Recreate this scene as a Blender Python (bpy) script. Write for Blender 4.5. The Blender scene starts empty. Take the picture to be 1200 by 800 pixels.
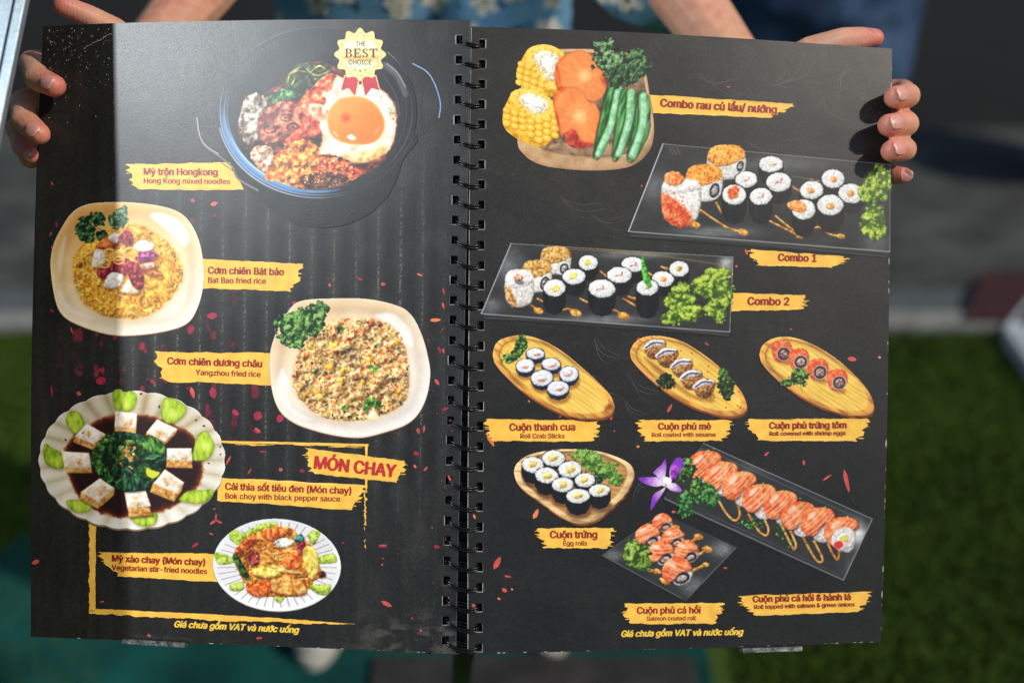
import bpy, bmesh, math, random
import numpy as np
from mathutils import Vector
from mathutils.geometry import tessellate_polygon

SC = bpy.context.scene
R = math.radians
rng = random.Random(7)

# ------------------------------------------------------------------ camera
PITCH, CAMZ, FPX = R(31.0), 1.5, 1500.0
cam = bpy.data.cameras.new('camera')
cam.lens = 45.0; cam.sensor_width = 36.0; cam.clip_start = 0.02; cam.clip_end = 800.0
cam.dof.use_dof = True; cam.dof.focus_distance = 0.90; cam.dof.aperture_fstop = 2.7
camo = bpy.data.objects.new('camera', cam); SC.collection.objects.link(camo)
camo.location = (0, 0, CAMZ); camo.rotation_euler = (R(90) - PITCH, 0, 0)
SC.camera = camo
CR = np.array([[1, 0, 0], [0, math.sin(PITCH), math.cos(PITCH)], [0, -math.cos(PITCH), math.sin(PITCH)]])  # rows: right, up, back
CP = np.array([0, 0, CAMZ])
def cam2w(c):                                   # camera coordinates (x right, y up, z back) to world
    return np.asarray(c) @ CR + CP
def P(px, py, d):                               # the point seen at photo pixel (px, py) at depth d
    return cam2w([(px - 600) / FPX * d, -(py - 400) / FPX * d, -d])
def G(px, py, z=0.0):                           # the point of the level z seen at photo pixel
    v = np.array([(px - 600) / FPX, -(py - 400) / FPX, -1.0]) @ CR
    return CP + v * ((z - CAMZ) / v[2])

# ------------------------------------------------------------------ world, sun, lamp, exposure
SUN_CAM = np.array([0.66, 0.42, 0.64])          # towards the sun, in camera axes
sdir = SUN_CAM @ CR; sdir = sdir / np.linalg.norm(sdir)
world = bpy.data.worlds.new('World'); SC.world = world; world.use_nodes = True
wn = world.node_tree.nodes; wn.clear()
sky = wn.new('ShaderNodeTexSky'); sky.sky_type = 'NISHITA'; sky.sun_disc = False
sky.sun_elevation = math.asin(sdir[2]); sky.sun_rotation = math.atan2(sdir[0], sdir[1])
bg = wn.new('ShaderNodeBackground'); bg.inputs['Strength'].default_value = 0.05
wo = wn.new('ShaderNodeOutputWorld')
world.node_tree.links.new(sky.outputs[0], bg.inputs[0]); world.node_tree.links.new(bg.outputs[0], wo.inputs[0])
sun = bpy.data.lights.new('sun', 'SUN'); sun.energy = 2.2; sun.angle = R(1.8); sun.color = (1.0, 0.93, 0.82)
suno = bpy.data.objects.new('sun', sun); SC.collection.objects.link(suno)
suno.rotation_euler = Vector(-sdir).to_track_quat('-Z', 'Y').to_euler()
LAMP_CAM = np.array([-0.76, 0.47, 0.05])        # the lamp beside the photographer that gives the sheen
lamp = bpy.data.lights.new('lamp', 'AREA'); lamp.shape = 'DISK'; lamp.size = 0.05; lamp.energy = 11.5; lamp.color = (0.90, 0.96, 1.0)
lampo = bpy.data.objects.new('lamp', lamp); SC.collection.objects.link(lampo)
lampo.location = cam2w(LAMP_CAM)
ldir = (np.array([-0.12, 0.05, -0.9]) - LAMP_CAM) @ CR
lampo.rotation_euler = Vector(ldir).to_track_quat('-Z', 'Y').to_euler()
SC.view_settings.view_transform = 'Standard'; SC.view_settings.look = 'None'
SC.view_settings.exposure = 0.16; SC.view_settings.gamma = 1.0; SC.view_settings.use_curve_mapping = False
SC.render.engine = 'CYCLES'
SC.cycles.max_bounces = 6; SC.cycles.use_denoising = True

# ------------------------------------------------------------------ helpers
def lin(c):
    c = np.clip(np.asarray(c, float) / 255.0, 0, 1)
    return np.where(c <= 0.04045, c / 12.92, ((c + 0.055) / 1.055) ** 2.4)
def rgba(c): return tuple(float(v) for v in lin(c)) + (1.0,)
def link(o, parent=None):
    SC.collection.objects.link(o)
    if parent is not None: o.parent = parent
    return o
def tag(o, label=None, cat=None, group=None, kind=None):
    if label: o['label'] = label
    if cat: o['category'] = cat
    if group: o['group'] = group
    if kind: o['kind'] = kind
    return o
def empty(name, loc, label=None, cat=None, group=None):
    o = bpy.data.objects.new(name, None); o.empty_display_size = 0.05
    o.location = [float(v) for v in loc]
    return tag(link(o), label, cat, group)
def pydata(name, v, f, mats, parent=None, smooth=False, mi=None):
    me = bpy.data.meshes.new(name)
    v = np.asarray(v, float)
    if parent is not None: v = v - np.array(parent_origin(parent))
    me.from_pydata([tuple(p) for p in v.tolist()], [], [tuple(q) for q in f])
    for m in (mats if isinstance(mats, (list, tuple)) else [mats]): me.materials.append(m)
    if mi is not None: me.polygons.foreach_set('material_index', np.asarray(mi, np.int32))
    if smooth: me.polygons.foreach_set('use_smooth', np.ones(len(me.polygons), bool))
    me.update()
    return link(bpy.data.objects.new(name, me), parent)
def parent_origin(p):
    o = np.zeros(3)
    while p is not None:
        o = o + np.array(p.location); p = p.parent
    return o
def quads_mesh(name, V, Q, C, mats, parent):      # fast path: vertex array, quad array, vertex colours (linear)
    me = bpy.data.meshes.new(name)
    V = (V - parent_origin(parent)).astype(np.float32)
    n, m = len(V), len(Q)
    me.vertices.add(n); me.vertices.foreach_set('co', V.ravel())
    me.loops.add(m * 4); me.loops.foreach_set('vertex_index', Q.astype(np.int32).ravel())
    me.polygons.add(m); me.polygons.foreach_set('loop_start', np.arange(0, m * 4, 4, dtype=np.int32))
    me.update(calc_edges=True)
    a = me.color_attributes.new('Col', 'FLOAT_COLOR', 'POINT')
    a.data.foreach_set('color', np.concatenate([C, np.ones((n, 1))], 1).astype(np.float32).ravel())
    me.materials.append(mats)
    return link(bpy.data.objects.new(name, me), parent)

def mat(name, col=(128, 128, 128), rough=0.5, metal=0.0, spec=0.5, build=None, sss=0.0):
    m = bpy.data.materials.new(name); m.use_nodes = True
    nt = m.node_tree; b = nt.nodes['Principled BSDF']
    b.inputs['Base Color'].default_value = rgba(col); b.inputs['Roughness'].default_value = rough
    b.inputs['Metallic'].default_value = metal; b.inputs['Specular IOR Level'].default_value = spec
    if sss:
        b.inputs['Subsurface Weight'].default_value = sss
        b.inputs['Subsurface Radius'].default_value = (0.008, 0.003, 0.0015); b.inputs['Subsurface Scale'].default_value = 0.6
    if build: build(nt, b)
    return m
def nd(nt, t, **kw):
    n = nt.nodes.new(t)
    for k, v in kw.items():
        if k in ('operation', 'blend_type', 'data_type', 'feature', 'attribute_name', 'noise_dimensions', 'wave_type', 'bands_direction', 'interpolation'): setattr(n, k, v)
        else: n.inputs[k].default_value = v
    return n
def ramp(nt, fac, stops):
    n = nt.nodes.new('ShaderNodeValToRGB'); e = n.color_ramp.elements
    while len(e) < len(stops): e.new(0.5)
    for el, (p, c) in zip(e, stops): el.position = p; el.color = rgba(c)
    nt.links.new(fac, n.inputs[0]); return n.outputs[0]
def noise_col(scale, stops, bump=0.0, bscale=None, detail=4.0, dist=0.002, rough=None):
    def f(nt, b):
        tc = nt.nodes.new('ShaderNodeTexCoord')
        n = nd(nt, 'ShaderNodeTexNoise', Scale=scale, Detail=detail); nt.links.new(tc.outputs['Object'], n.inputs['Vector'])
        nt.links.new(ramp(nt, n.outputs['Fac'], stops), b.inputs['Base Color'])
        if bump:
            n2 = nd(nt, 'ShaderNodeTexNoise', Scale=bscale or scale, Detail=3.0); nt.links.new(tc.outputs['Object'], n2.inputs['Vector'])
            bp = nd(nt, 'ShaderNodeBump', Strength=bump, Distance=dist); nt.links.new(n2.outputs['Fac'], bp.inputs['Height'])
            nt.links.new(bp.outputs[0], b.inputs['Normal'])
        if rough:
            mr = nd(nt, 'ShaderNodeMapRange'); mr.inputs['To Min'].default_value, mr.inputs['To Max'].default_value = rough
            nt.links.new(n.outputs['Fac'], mr.inputs[0]); nt.links.new(mr.outputs[0], b.inputs['Roughness'])
    return f
def print_build(nt, b):                            # laminated print: its own colours, a grainy satin film over them
    a = nt.nodes.new('ShaderNodeVertexColor'); a.layer_name = 'Col'
    nt.links.new(a.outputs['Color'], b.inputs['Base Color'])
    laminate(nt, b)
def laminate(nt, b):
    tc = nt.nodes.new('ShaderNodeTexCoord')
    n = nd(nt, 'ShaderNodeTexNoise', Scale=1500.0, Detail=1.0); nt.links.new(tc.outputs['Object'], n.inputs['Vector'])
    n2 = nd(nt, 'ShaderNodeTexNoise', Scale=9.0, Detail=3.0); nt.links.new(tc.outputs['Object'], n2.inputs['Vector'])
    bp = nd(nt, 'ShaderNodeBump', Strength=0.4, Distance=0.0002); nt.links.new(n.outputs['Fac'], bp.inputs['Height'])
    bp2 = nd(nt, 'ShaderNodeBump', Strength=0.25, Distance=0.004); nt.links.new(n2.outputs['Fac'], bp2.inputs['Height'])
    nt.links.new(bp2.outputs[0], bp.inputs['Normal']); nt.links.new(bp.outputs[0], b.inputs['Normal'])
    mr = nd(nt, 'ShaderNodeMapRange'); mr.inputs['To Min'].default_value, mr.inputs['To Max'].default_value = 0.33, 0.42
    nt.links.new(n.outputs['Fac'], mr.inputs[0]); nt.links.new(mr.outputs[0], b.inputs['Roughness'])
M_PRINT = mat('printed_laminate', spec=0.52, build=print_build)
def flat_print(name, c, var=0.06):
    def f(nt, b):
        laminate(nt, b)
        tc = nt.nodes.new('ShaderNodeTexCoord')
        n = nd(nt, 'ShaderNodeTexNoise', Scale=120.0, Detail=4.0); nt.links.new(tc.outputs['Object'], n.inputs['Vector'])
        c = np.array(f.c, float)
        nt.links.new(ramp(nt, n.outputs['Fac'], [(0.3, c * (1 - var)), (0.7, np.minimum(c * (1 + var), 255))]), b.inputs['Base Color'])
    f.c = c
    return mat(name, c, spec=0.52, build=f)
M_YEL = flat_print('yellow_ink', (252, 190, 76)); M_RED = flat_print('dark_red_ink', (150, 36, 28)); M_REDB = flat_print('red_ink', (186, 44, 44))
M_EMB = flat_print('ember_ink', (192, 78, 72), .2); M_EMO = flat_print('ember_orange_ink', (232, 120, 70), .15); M_EMM = flat_print('ember_magenta_ink', (158, 38, 66), .2)
M_EMD = flat_print('ember_dim_ink', (112, 28, 46), .25)
M_SCR = flat_print('white_wear_and_sparkle', (165, 160, 152), .3); M_DIM = flat_print('faint_wear_and_sparkle', (86, 84, 82), .2)  # for worn marks, and for the sheen sparkle painted on the left page
M_YTX = flat_print('yellow_text_ink', (240, 196, 72))
M_BRN = flat_print('brown_ink', (92, 66, 40)); M_RIB = flat_print('ribbon_ink', (192, 44, 66)); M_WHT = flat_print('white_ink', (240, 232, 225), .03)

# ------------------------------------------------------------------ the two page planes
D0 = 0.875; XA = (550 - 600) / FPX * D0
ML = (0.908 - D0) / ((42 - 600) / FPX * 0.908 - XA); MR_ = (0.923 - D0) / ((1043 - 600) / FPX * 0.923 - XA)
def page_pt(px, py, side, off=0.0):               # a point printed on the page; off lifts it along the page's normal
    m = ML if side == 'L' else MR_
    px = np.asarray(px, float); py = np.asarray(py, float)
    k = (px - 600) / FPX; d = (D0 - m * XA) / (1 - k * m)
    c = np.stack([k * d, -(py - 400) / FPX * d, -d], -1)
    n = np.array([m, 0, 1.0]); n /= np.linalg.norm(n)
    u = np.abs(px - 550) / 500.0; q = 0.0 if side == 'L' else 2.1            # handled pages are never quite flat
    off = off + 0.0005 * np.sin(px / 83 + py / 140 + q) * np.sin(py / 97 - px / 210 + 1.3 + q) + 0.0006 * np.sin(px / 190 + q) - 0.0012 * u * u * np.clip((py - 400) / 350, -1, 1) ** 2
    return cam2w(c + n * np.asarray(off)[..., None] if np.ndim(off) else c + n * off)
MM = 0.001

# ------------------------------------------------------------------ noise
def _hash(ix, iy, seed):
    h = (ix.astype(np.int64) * 374761393 + iy.astype(np.int64) * 668265263 + seed * 974634777) & 0xffffffff
    h = ((h ^ (h >> 13)) * 1274126177) & 0xffffffff
    h = ((h ^ (h >> 16)) * 2246822519) & 0xffffffff
    return ((h ^ (h >> 15)) & 0xffff) / 65535.0
def vnoise(x, y, seed=0):
    ix = np.floor(x); iy = np.floor(y); fx = x - ix; fy = y - iy
    fx = fx * fx * (3 - 2 * fx); fy = fy * fy * (3 - 2 * fy)
    a = _hash(ix, iy, seed); b = _hash(ix + 1, iy, seed); c = _hash(ix, iy + 1, seed); d = _hash(ix + 1, iy + 1, seed)
    return (a * (1 - fx) + b * fx) * (1 - fy) + (c * (1 - fx) + d * fx) * fy
def fbm(x, y, seed=0, o=4):
    s = 0; a = 0.5; t = 0
    for i in range(o):
        s = s + a * vnoise(x * 2 ** i + 17.3 * i, y * 2 ** i + 9.1 * i, seed + i); t += a; a *= 0.55
    return s / t
def pal_at(pal, t):
    pal = np.asarray(pal, float); t = np.clip(t, 0, 1) * (len(pal) - 1)
    i = np.minimum(t.astype(int), len(pal) - 2); f = (t - i)[..., None]
    return pal[i] * (1 - f) + pal[i + 1] * f
def sm(pts, n=5):                                  # closed Catmull-Rom through the points
    p = np.asarray(pts, float); N = len(p); t = np.linspace(0, 1, n, endpoint=False)[:, None]; out = []
    for i in range(N):
        a, b, c, d = p[i - 1], p[i], p[(i + 1) % N], p[(i + 2) % N]
        out.append(0.5 * (2 * b + (c - a) * t + (2 * a - 5 * b + 4 * c - d) * t * t + (3 * b - a - 3 * c + d) * t ** 3))
    return np.concatenate(out)
def smo(pts, n=5):                                 # open
    p = np.asarray(pts, float); p = np.concatenate([[2 * p[0] - p[1]], p, [2 * p[-1] - p[-2]]]); t = np.linspace(0, 1, n, endpoint=False)[:, None]; out = []
    for i in range(1, len(p) - 2):
        a, b, c, d = p[i - 1], p[i], p[i + 1], p[i + 2]
        out.append(0.5 * (2 * b + (c - a) * t + (2 * a - 5 * b + 4 * c - d) * t * t + (3 * b - a - 3 * c + d) * t ** 3))
    return np.concatenate(out + [p[-2:-1]])
def T(s, ox, oy):
    def f(*pts):
        return [(ox + x / s, oy + y / s) for x, y in pts]
    return f

# ------------------------------------------------------------------ print painter: a small raster in page coordinates
class Print:
    def __init__(self, x0, y0, x1, y1, S=2.0):
        self.x0, self.y0, self.S = x0, y0, S
        self.w = int((x1 - x0) * S) + 1; self.h = int((y1 - y0) * S) + 1
        self.rgb = np.zeros((self.h, self.w, 3)) + 40.0; self.a = np.zeros((self.h, self.w))
        self.clip = None
    def win(self, bx0, by0, bx1, by1):
        i0 = max(0, int((bx0 - self.x0) * self.S) - 1); i1 = min(self.w, int((bx1 - self.x0) * self.S) + 3)
        j0 = max(0, int((by0 - self.y0) * self.S) - 1); j1 = min(self.h, int((by1 - self.y0) * self.S) + 3)
        if i1 <= i0 or j1 <= j0: return None
        X, Y = np.meshgrid(self.x0 + np.arange(i0, i1) / self.S, self.y0 + np.arange(j0, j1) / self.S)
        return (slice(j0, j1), slice(i0, i1)), X, Y
    def put(self, sl, cov, col, X, Y, D, solid=True):
        if self.clip is not None: cov = cov * self.clip[sl]
        c = np.asarray(col(X, Y, D) if callable(col) else col, float)
        r = self.rgb[sl]; self.rgb[sl] = r + (c - r) * cov[..., None]
        if solid: self.a[sl] = self.a[sl] + (1 - self.a[sl]) * cov
    @staticmethod
    def sdist(pts, X, Y):
        p = np.asarray(pts, float); q = np.roll(p, -1, 0)
        d2 = np.full(X.shape, 1e18); ins = np.zeros(X.shape, bool)
        for (ax, ay), (bx, by) in zip(p, q):
            ex, ey = bx - ax, by - ay; L = ex * ex + ey * ey + 1e-12
            t = np.clip(((X - ax) * ex + (Y - ay) * ey) / L, 0, 1)
            d2 = np.minimum(d2, (X - ax - t * ex) ** 2 + (Y - ay - t * ey) ** 2)
            if ay != by:
                cr = ((ay > Y) != (by > Y)) & (X < ex * (Y - ay) / (by - ay) + ax); ins ^= cr
        d = np.sqrt(d2)
        return np.where(ins, d, -d)
    def poly(self, pts, col, f=0.5, op=1.0, s=True, solid=True, rag=0.0, seed=1, rsc=3.0):
        p = sm(pts) if s else np.asarray(pts, float)
        w = self.win(p[:, 0].min() - f - rag, p[:, 1].min() - f - rag, p[:, 0].max() + f + rag, p[:, 1].max() + f + rag)
        if w is None: return
        sl, X, Y = w; D = self.sdist(p, X, Y)
        if rag: D = D + (fbm(X / rsc, Y / rsc, seed, 3) - 0.5) * 2 * rag
        self.put(sl, np.clip(D / (2 * f) + 0.5, 0, 1) * op, col, X, Y, D, solid)
    def ell(self, cx, cy, rx, ry, rot=0.0, col=(0, 0, 0), f=0.45, op=1.0, solid=True, rag=0.0, seed=1, rsc=3.0):
        m = max(rx, ry) + f + rag
        w = self.win(cx - m, cy - m, cx + m, cy + m)
        if w is None: return
        sl, X, Y = w; c, s = math.cos(rot), math.sin(rot)
        u = ((X - cx) * c + (Y - cy) * s) / rx; v = (-(X - cx) * s + (Y - cy) * c) / ry
        r = np.sqrt(u * u + v * v) + 1e-9
        D = (1 - r) * r / np.sqrt((u / rx) ** 2 + (v / ry) ** 2 + 1e-9)
        D = np.minimum(D, min(rx, ry))
        if rag: D = D + (fbm(X / rsc, Y / rsc, seed, 3) - 0.5) * 2 * rag
        self.put(sl, np.clip(D / (2 * f) + 0.5, 0, 1) * op, col, X, Y, D, solid)
    def line(self, pts, wd, col, f=0.4, op=1.0, s=True, solid=False, taper=False):
        p = smo(pts) if s and len(pts) > 2 else np.asarray(pts, float); m = wd + f
        w = self.win(p[:, 0].min() - m, p[:, 1].min() - m, p[:, 0].max() + m, p[:, 1].max() + m)
        if w is None: return
        sl, X, Y = w; best = np.full(X.shape, -1e9); n = len(p) - 1
        for i in range(n):
            (ax, ay), (bx, by) = p[i], p[i + 1]; ex, ey = bx - ax, by - ay; L = ex * ex + ey * ey + 1e-12
            t = np.clip(((X - ax) * ex + (Y - ay) * ey) / L, 0, 1)
            hw = wd / 2
            if taper:
                g = (i + t) / n; hw = wd / 2 * np.sin(np.pi * np.clip(g, 0.02, 0.98)) ** 0.7
            best = np.maximum(best, hw - np.sqrt((X - ax - t * ex) ** 2 + (Y - ay - t * ey) ** 2))
        self.put(sl, np.clip(best / (2 * f) + 0.5, 0, 1) * op, col, X, Y, best, solid)
    # --- food textures
    def splats(self, pts, size, pal, seed, asp=(0.4, 1.0), jit=14, op=1.0, hl=0.0):
        r = random.Random(seed)
        for (x, y) in pts:
            c = np.array(pal[r.randrange(len(pal))], float) + r.uniform(-jit, jit)
            s = size * r.uniform(0.7, 1.3); th = r.uniform(0, math.pi); rx, ry = s, s * r.uniform(*asp)
            self.ell(x, y, rx, ry, th, np.clip(c, 0, 255), op=op, f=0.35)
            if hl and r.random() < hl: self.ell(x - rx * .2, y - ry * .3, rx * .45, ry * .35, th, np.clip(c + 45, 0, 255), f=0.4, op=.8)
    def parsley(self, cx, cy, rx, ry, rot, pal, seed, size=2.2, n=None):
        r = random.Random(seed); c, s = math.cos(rot), math.sin(rot)
        n = n or int(rx * ry * 1.1)
        lob = [(r.uniform(-.75, .75), r.uniform(-.75, .75), r.uniform(.3, .5)) for _ in range(9)] + [(0, 0, .72)]
        def rp():
            while True:
                l = lob[r.randrange(len(lob))]; a = r.uniform(0, 2 * math.pi); q = math.sqrt(r.random()) * l[2]
                u, v = l[0] + q * math.cos(a), l[1] + q * math.sin(a)
                if u * u + v * v < 1.05: return u, v
        pal = np.asarray(pal, float); pal = pal.mean(-1, keepdims=True) + (pal - pal.mean(-1, keepdims=True)) * .84
        H = lambda x, y: fbm(x / (size * 2.1), y / (size * 2.1), seed + 50, 3)
        for ps, (t0, t1, k, sc) in enumerate([(0.0, .16, .6, 1.5), (.06, .5, 1.1, .95), (.25, .85, 1.1, .62), (.6, 1.0, 1.0, .42)]):
            pts = np.array([rp() for _ in range(int(n * k))]); X = cx + pts[:, 0] * rx * c - pts[:, 1] * ry * s; Y = cy + pts[:, 0] * rx * s + pts[:, 1] * ry * c
            h = H(X, Y); lt = .46 + 1.5 * (H(X + size * .5, Y + size * .6) - H(X - size * .5, Y - size * .6)) + 1.3 * (h - .5) - .2 * (pts[:, 1] * .8 + pts[:, 0] * .5)
            rr = np.hypot(pts[:, 0], pts[:, 1])
            for x, y, l, hh, q in zip(X, Y, lt, h, rr):
                l = l + r.uniform(-.13, .13)
                if (ps > 1 and (hh < .44 or l < .35)) or (q > .78 and hh < .5): continue
                if ps == 3 and l < .52: continue
                col = pal_at(pal, np.array(t0 + (t1 - t0) * min(1, max(0, l))))
                z = size * sc * r.uniform(.6, 1.2); a = r.uniform(0, 6.3)
                self.ell(x, y, z, z * r.uniform(.35, .75), a, col, f=0.3)
                if ps in (1, 2): self.ell(x + z * .8 * math.cos(a + 1.6), y + z * .8 * math.sin(a + 1.6), z * .6, z * .35, a + .9, col, f=0.3)
    def shade(self, pts, sc, amt, seed):              # heaps and hollows over a patch of small grains
        p = sm(pts); w = self.win(p[:, 0].min(), p[:, 1].min(), p[:, 0].max(), p[:, 1].max()); sl, X, Y = w
        m = np.clip(self.sdist(p, X, Y) / 6 + .3, 0, 1); n = fbm(X / sc, Y / sc, seed, 3); g = fbm((X + 2) / sc, (Y + 2.4) / sc, seed, 3) - n
        self.rgb[sl] = np.clip(self.rgb[sl] * (1 + amt * m * ((n - .5) * 1.6 + g * 4))[..., None], 0, 255)
    def soften(self, k=(.0, .2, .6, .2, .0)):   # the slight softness of a printed photograph
        p = self.rgb * self.a[..., None]; w = self.a.copy()
        for ax in (0, 1):
            q, z = np.zeros_like(p), np.zeros_like(w)
            for i, g in enumerate(k): q += g * np.roll(p, i - 2, ax); z += g * np.roll(w, i - 2, ax)
            p, w = q, z
        self.rgb = np.where(self.a[..., None] > .02, p / np.maximum(w, 1e-4)[..., None], self.rgb)
GREEN = [(18, 38, 16), (38, 76, 30), (70, 122, 48), (120, 168, 78), (168, 206, 116)]
DGREEN = [(12, 30, 14), (24, 54, 26), (40, 86, 42), (74, 122, 70), (118, 160, 108)]
LIME = [(52, 78, 16), (92, 128, 26), (138, 170, 42), (180, 202, 66), (218, 226, 112)]
def tex(pal, sc=3.0, seed=0, emb=40.0, edge=0.0, ew=2.0, con=2.4, ani=1.0, rot=0.0, o=4):
    def f(X, Y, D):
        c, s = math.cos(rot), math.sin(rot)
        U = (X * c + Y * s) / sc / ani; V = (-X * s + Y * c) / sc
        n = fbm(U, V, seed, o); col = pal_at(pal, (n - 0.5) * con * 1.1 + 0.52)
        if emb:
            g = fbm(U + .28, V + .28, seed, o) - fbm(U - .28, V - .28, seed, o); col = col + (g * emb * .9)[..., None]
            gl = np.clip((vnoise(U * 1.7 + 5, V * 1.7, seed + 9) - .74) * 7, 0, 1); col = col + gl[..., None] * emb * .75
        if min(X.shape) > 2:                           # rounded look: the rim towards the light is paler, the far rim darker
            gy, gx = np.gradient(D, 1.0 / 2.0); lt = (gy * .8 + gx * .45) * np.exp(-np.maximum(D, 0) / 2.6); col = col * (1 + .26 * np.clip(lt, -1, .7))[..., None]
        if edge: col = col * (1 - edge * np.exp(-np.maximum(D, 0) / ew))[..., None]
        return np.clip(col, 0, 255)
    return f
def grad(c0, c1, p0, p1, nz=0.0, sc=4.0, seed=3):
    def f(X, Y, D):
        ex, ey = p1[0] - p0[0], p1[1] - p0[1]
        t = np.clip(((X - p0[0]) * ex + (Y - p0[1]) * ey) / (ex * ex + ey * ey), 0, 1)
        if nz: t = t + (fbm(X / sc, Y / sc, seed) - .5) * nz
        return pal_at([c0, c1], t)
    return f
def inpoly(pts, n, seed, clump=0.0):
    r = random.Random(seed); p = sm(pts); xs, ys = p[:, 0], p[:, 1]; out = []
    x = np.array([r.uniform(xs.min(), xs.max()) for _ in range(n * 3)]); y = np.array([r.uniform(ys.min(), ys.max()) for _ in range(n * 3)])
    d = Print.sdist(p, x, y)
    if clump: d = d + (vnoise(x / 5, y / 5, seed) - .5) * clump
    k = np.where(d > 0)[0][:n]
    return list(zip(x[k], y[k]))
# ================================================================== the printed dishes (painted as print, in page coordinates)
def maki(c, x, y, rx, ry, h, fill, seed, nori=(9, 10, 12), rim=0.9, rice=((196, 194, 190), (228, 227, 225), (248, 248, 248))):
    r = random.Random(seed * 3 + 1); rx *= r.uniform(.93, 1.05); ry *= r.uniform(.94, 1.06); x += r.uniform(-.6, .6); y += r.uniform(-.5, .5); tl = r.uniform(-.12, .12); ox, oy = r.uniform(-.12, .12), r.uniform(-.12, .12)
    sid = [(x - rx, y), (x - rx * .98, y + h * .8), (x - rx * .6, y + h + ry * .6), (x, y + h + ry * .85), (x + rx * .6, y + h + ry * .6), (x + rx * .98, y + h * .8), (x + rx, y)]
    def nc(X, Y, D):
        u = (X - x) / rx; n = fbm(X / 1.6, Y / 2.4, seed)
        b = 2 + 22 * np.exp(-((u + .35) / .22) ** 2) * n + 20 * (n > .68)
        return np.clip(np.array(nori, float) + b[..., None] * np.array([.95, 1, 1.05]), 0, 255)
    c.poly(sid, nc, s=False, rag=.35, seed=seed)
    c.ell(x, y, rx, ry, tl, nori, rag=.5, seed=seed)
    c.ell(x, y, rx - rim, ry - rim * .85, tl, tex(rice, 1.5, seed, 30, .2, 1.4), rag=.9, seed=seed + 1, rsc=2)
    gr = []
    while len(gr) < int(rx * ry * .42):
        a_, q_ = r.uniform(0, 6.3), math.sqrt(r.random()) * .86; gr.append((x + rx * q_ * math.cos(a_), y + ry * q_ * math.sin(a_)))
    c.splats(gr, 1.25, [(250, 250, 248), (240, 239, 236), (246, 244, 240), (224, 222, 218)], seed, (.4, .6), 4, op=.7)
    x += ox * rx; y += oy * ry
    for (dx, dy, ax, ay, ro, col) in fill:
        c.ell(x + dx * rx, y + dy * ry, ax * rx, ay * ry, ro + r.uniform(-.3, .3), tex([np.array(col) * .8, col, np.minimum(np.array(col) * 1.12, 255)], 1.6, seed + 5, 20), rag=.6, seed=seed + 2, rsc=2)
CRAB = [(0, 0, .34, .2, -.3, (232, 170, 150)), (.02, -.02, .2, .1, -.3, (245, 222, 212))]
SALM = [(0, 0, .3, .32, 0, (228, 150, 84)), (-.1, .02, .1, .18, 0, (240, 190, 150))]
EGG = [(0, 0, .36, .34, -.4, (232, 200, 92)), (.1, .1, .2, .12, -.4, (246, 224, 140))]
def lshape(col=(214, 122, 108)):
    return [(-.1, .05, .26, .1, -.5, col), (.16, -.1, .1, .28, .2, col), (.0, -.05, .16, .12, 0, (244, 226, 220))]

def uramaki(c, x, y, rx, ry, h, top, seed, end=None, body=((190, 182, 172), (226, 220, 212), (246, 243, 238))):
    body_p = [(x - rx, y - ry * .3), (x - rx * .6, y - ry), (x + rx * .5, y - ry), (x + rx, y - ry * .2), (x + rx * .95, y + h * .7), (x + rx * .4, y + h), (x - rx * .4, y + h), (x - rx * .95, y + h * .7)]
    c.poly(body_p, tex(body, 2.2, seed, 16, .25, 2), rag=.8, seed=seed)
    tp = [(x - rx, y), (x - rx * .75, y - ry * .9), (x, y - ry * 1.12), (x + rx * .75, y - ry * .95), (x + rx * 1.0, y - ry * .1), (x + rx * .3, y + ry * .45), (x - rx * .5, y + ry * .6)]
    c.poly(tp, tex(top, 2.2, seed + 3, 22, .2, 1.5), rag=1.3, seed=seed + 3, rsc=2)
    c.splats(inpoly(tp, int(rx * ry * .45), seed), .75, [top[-1], top[1], top[1]], seed, jit=8, op=.75, hl=.25)
    if end:
        ex, ey, er, eh = end
        c.ell(x + ex, y + ey, er, eh, .3, (214, 208, 204), rag=.4, seed=seed); c.ell(x + ex, y + ey, er * .8, eh * .8, .3, (40, 42, 46), rag=.5, seed=seed)
        c.ell(x + ex, y + ey, er * .5, eh * .55, .3, tex([(70, 66, 66), (160, 150, 146), (210, 200, 196)], 1.5, seed), rag=.4, seed=seed)
SAUCE = tex([(176, 110, 44), (214, 148, 66), (240, 190, 112)], 3, 5, 30, .15, 1.0)
def sauce(c, pts, w=2.6, blob=0):
    c.line(pts, w, SAUCE)
    if blob: c.ell(pts[-1][0], pts[-1][1], blob, blob * .6, .3, SAUCE, rag=.7, seed=int(pts[0][0]))

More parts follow.
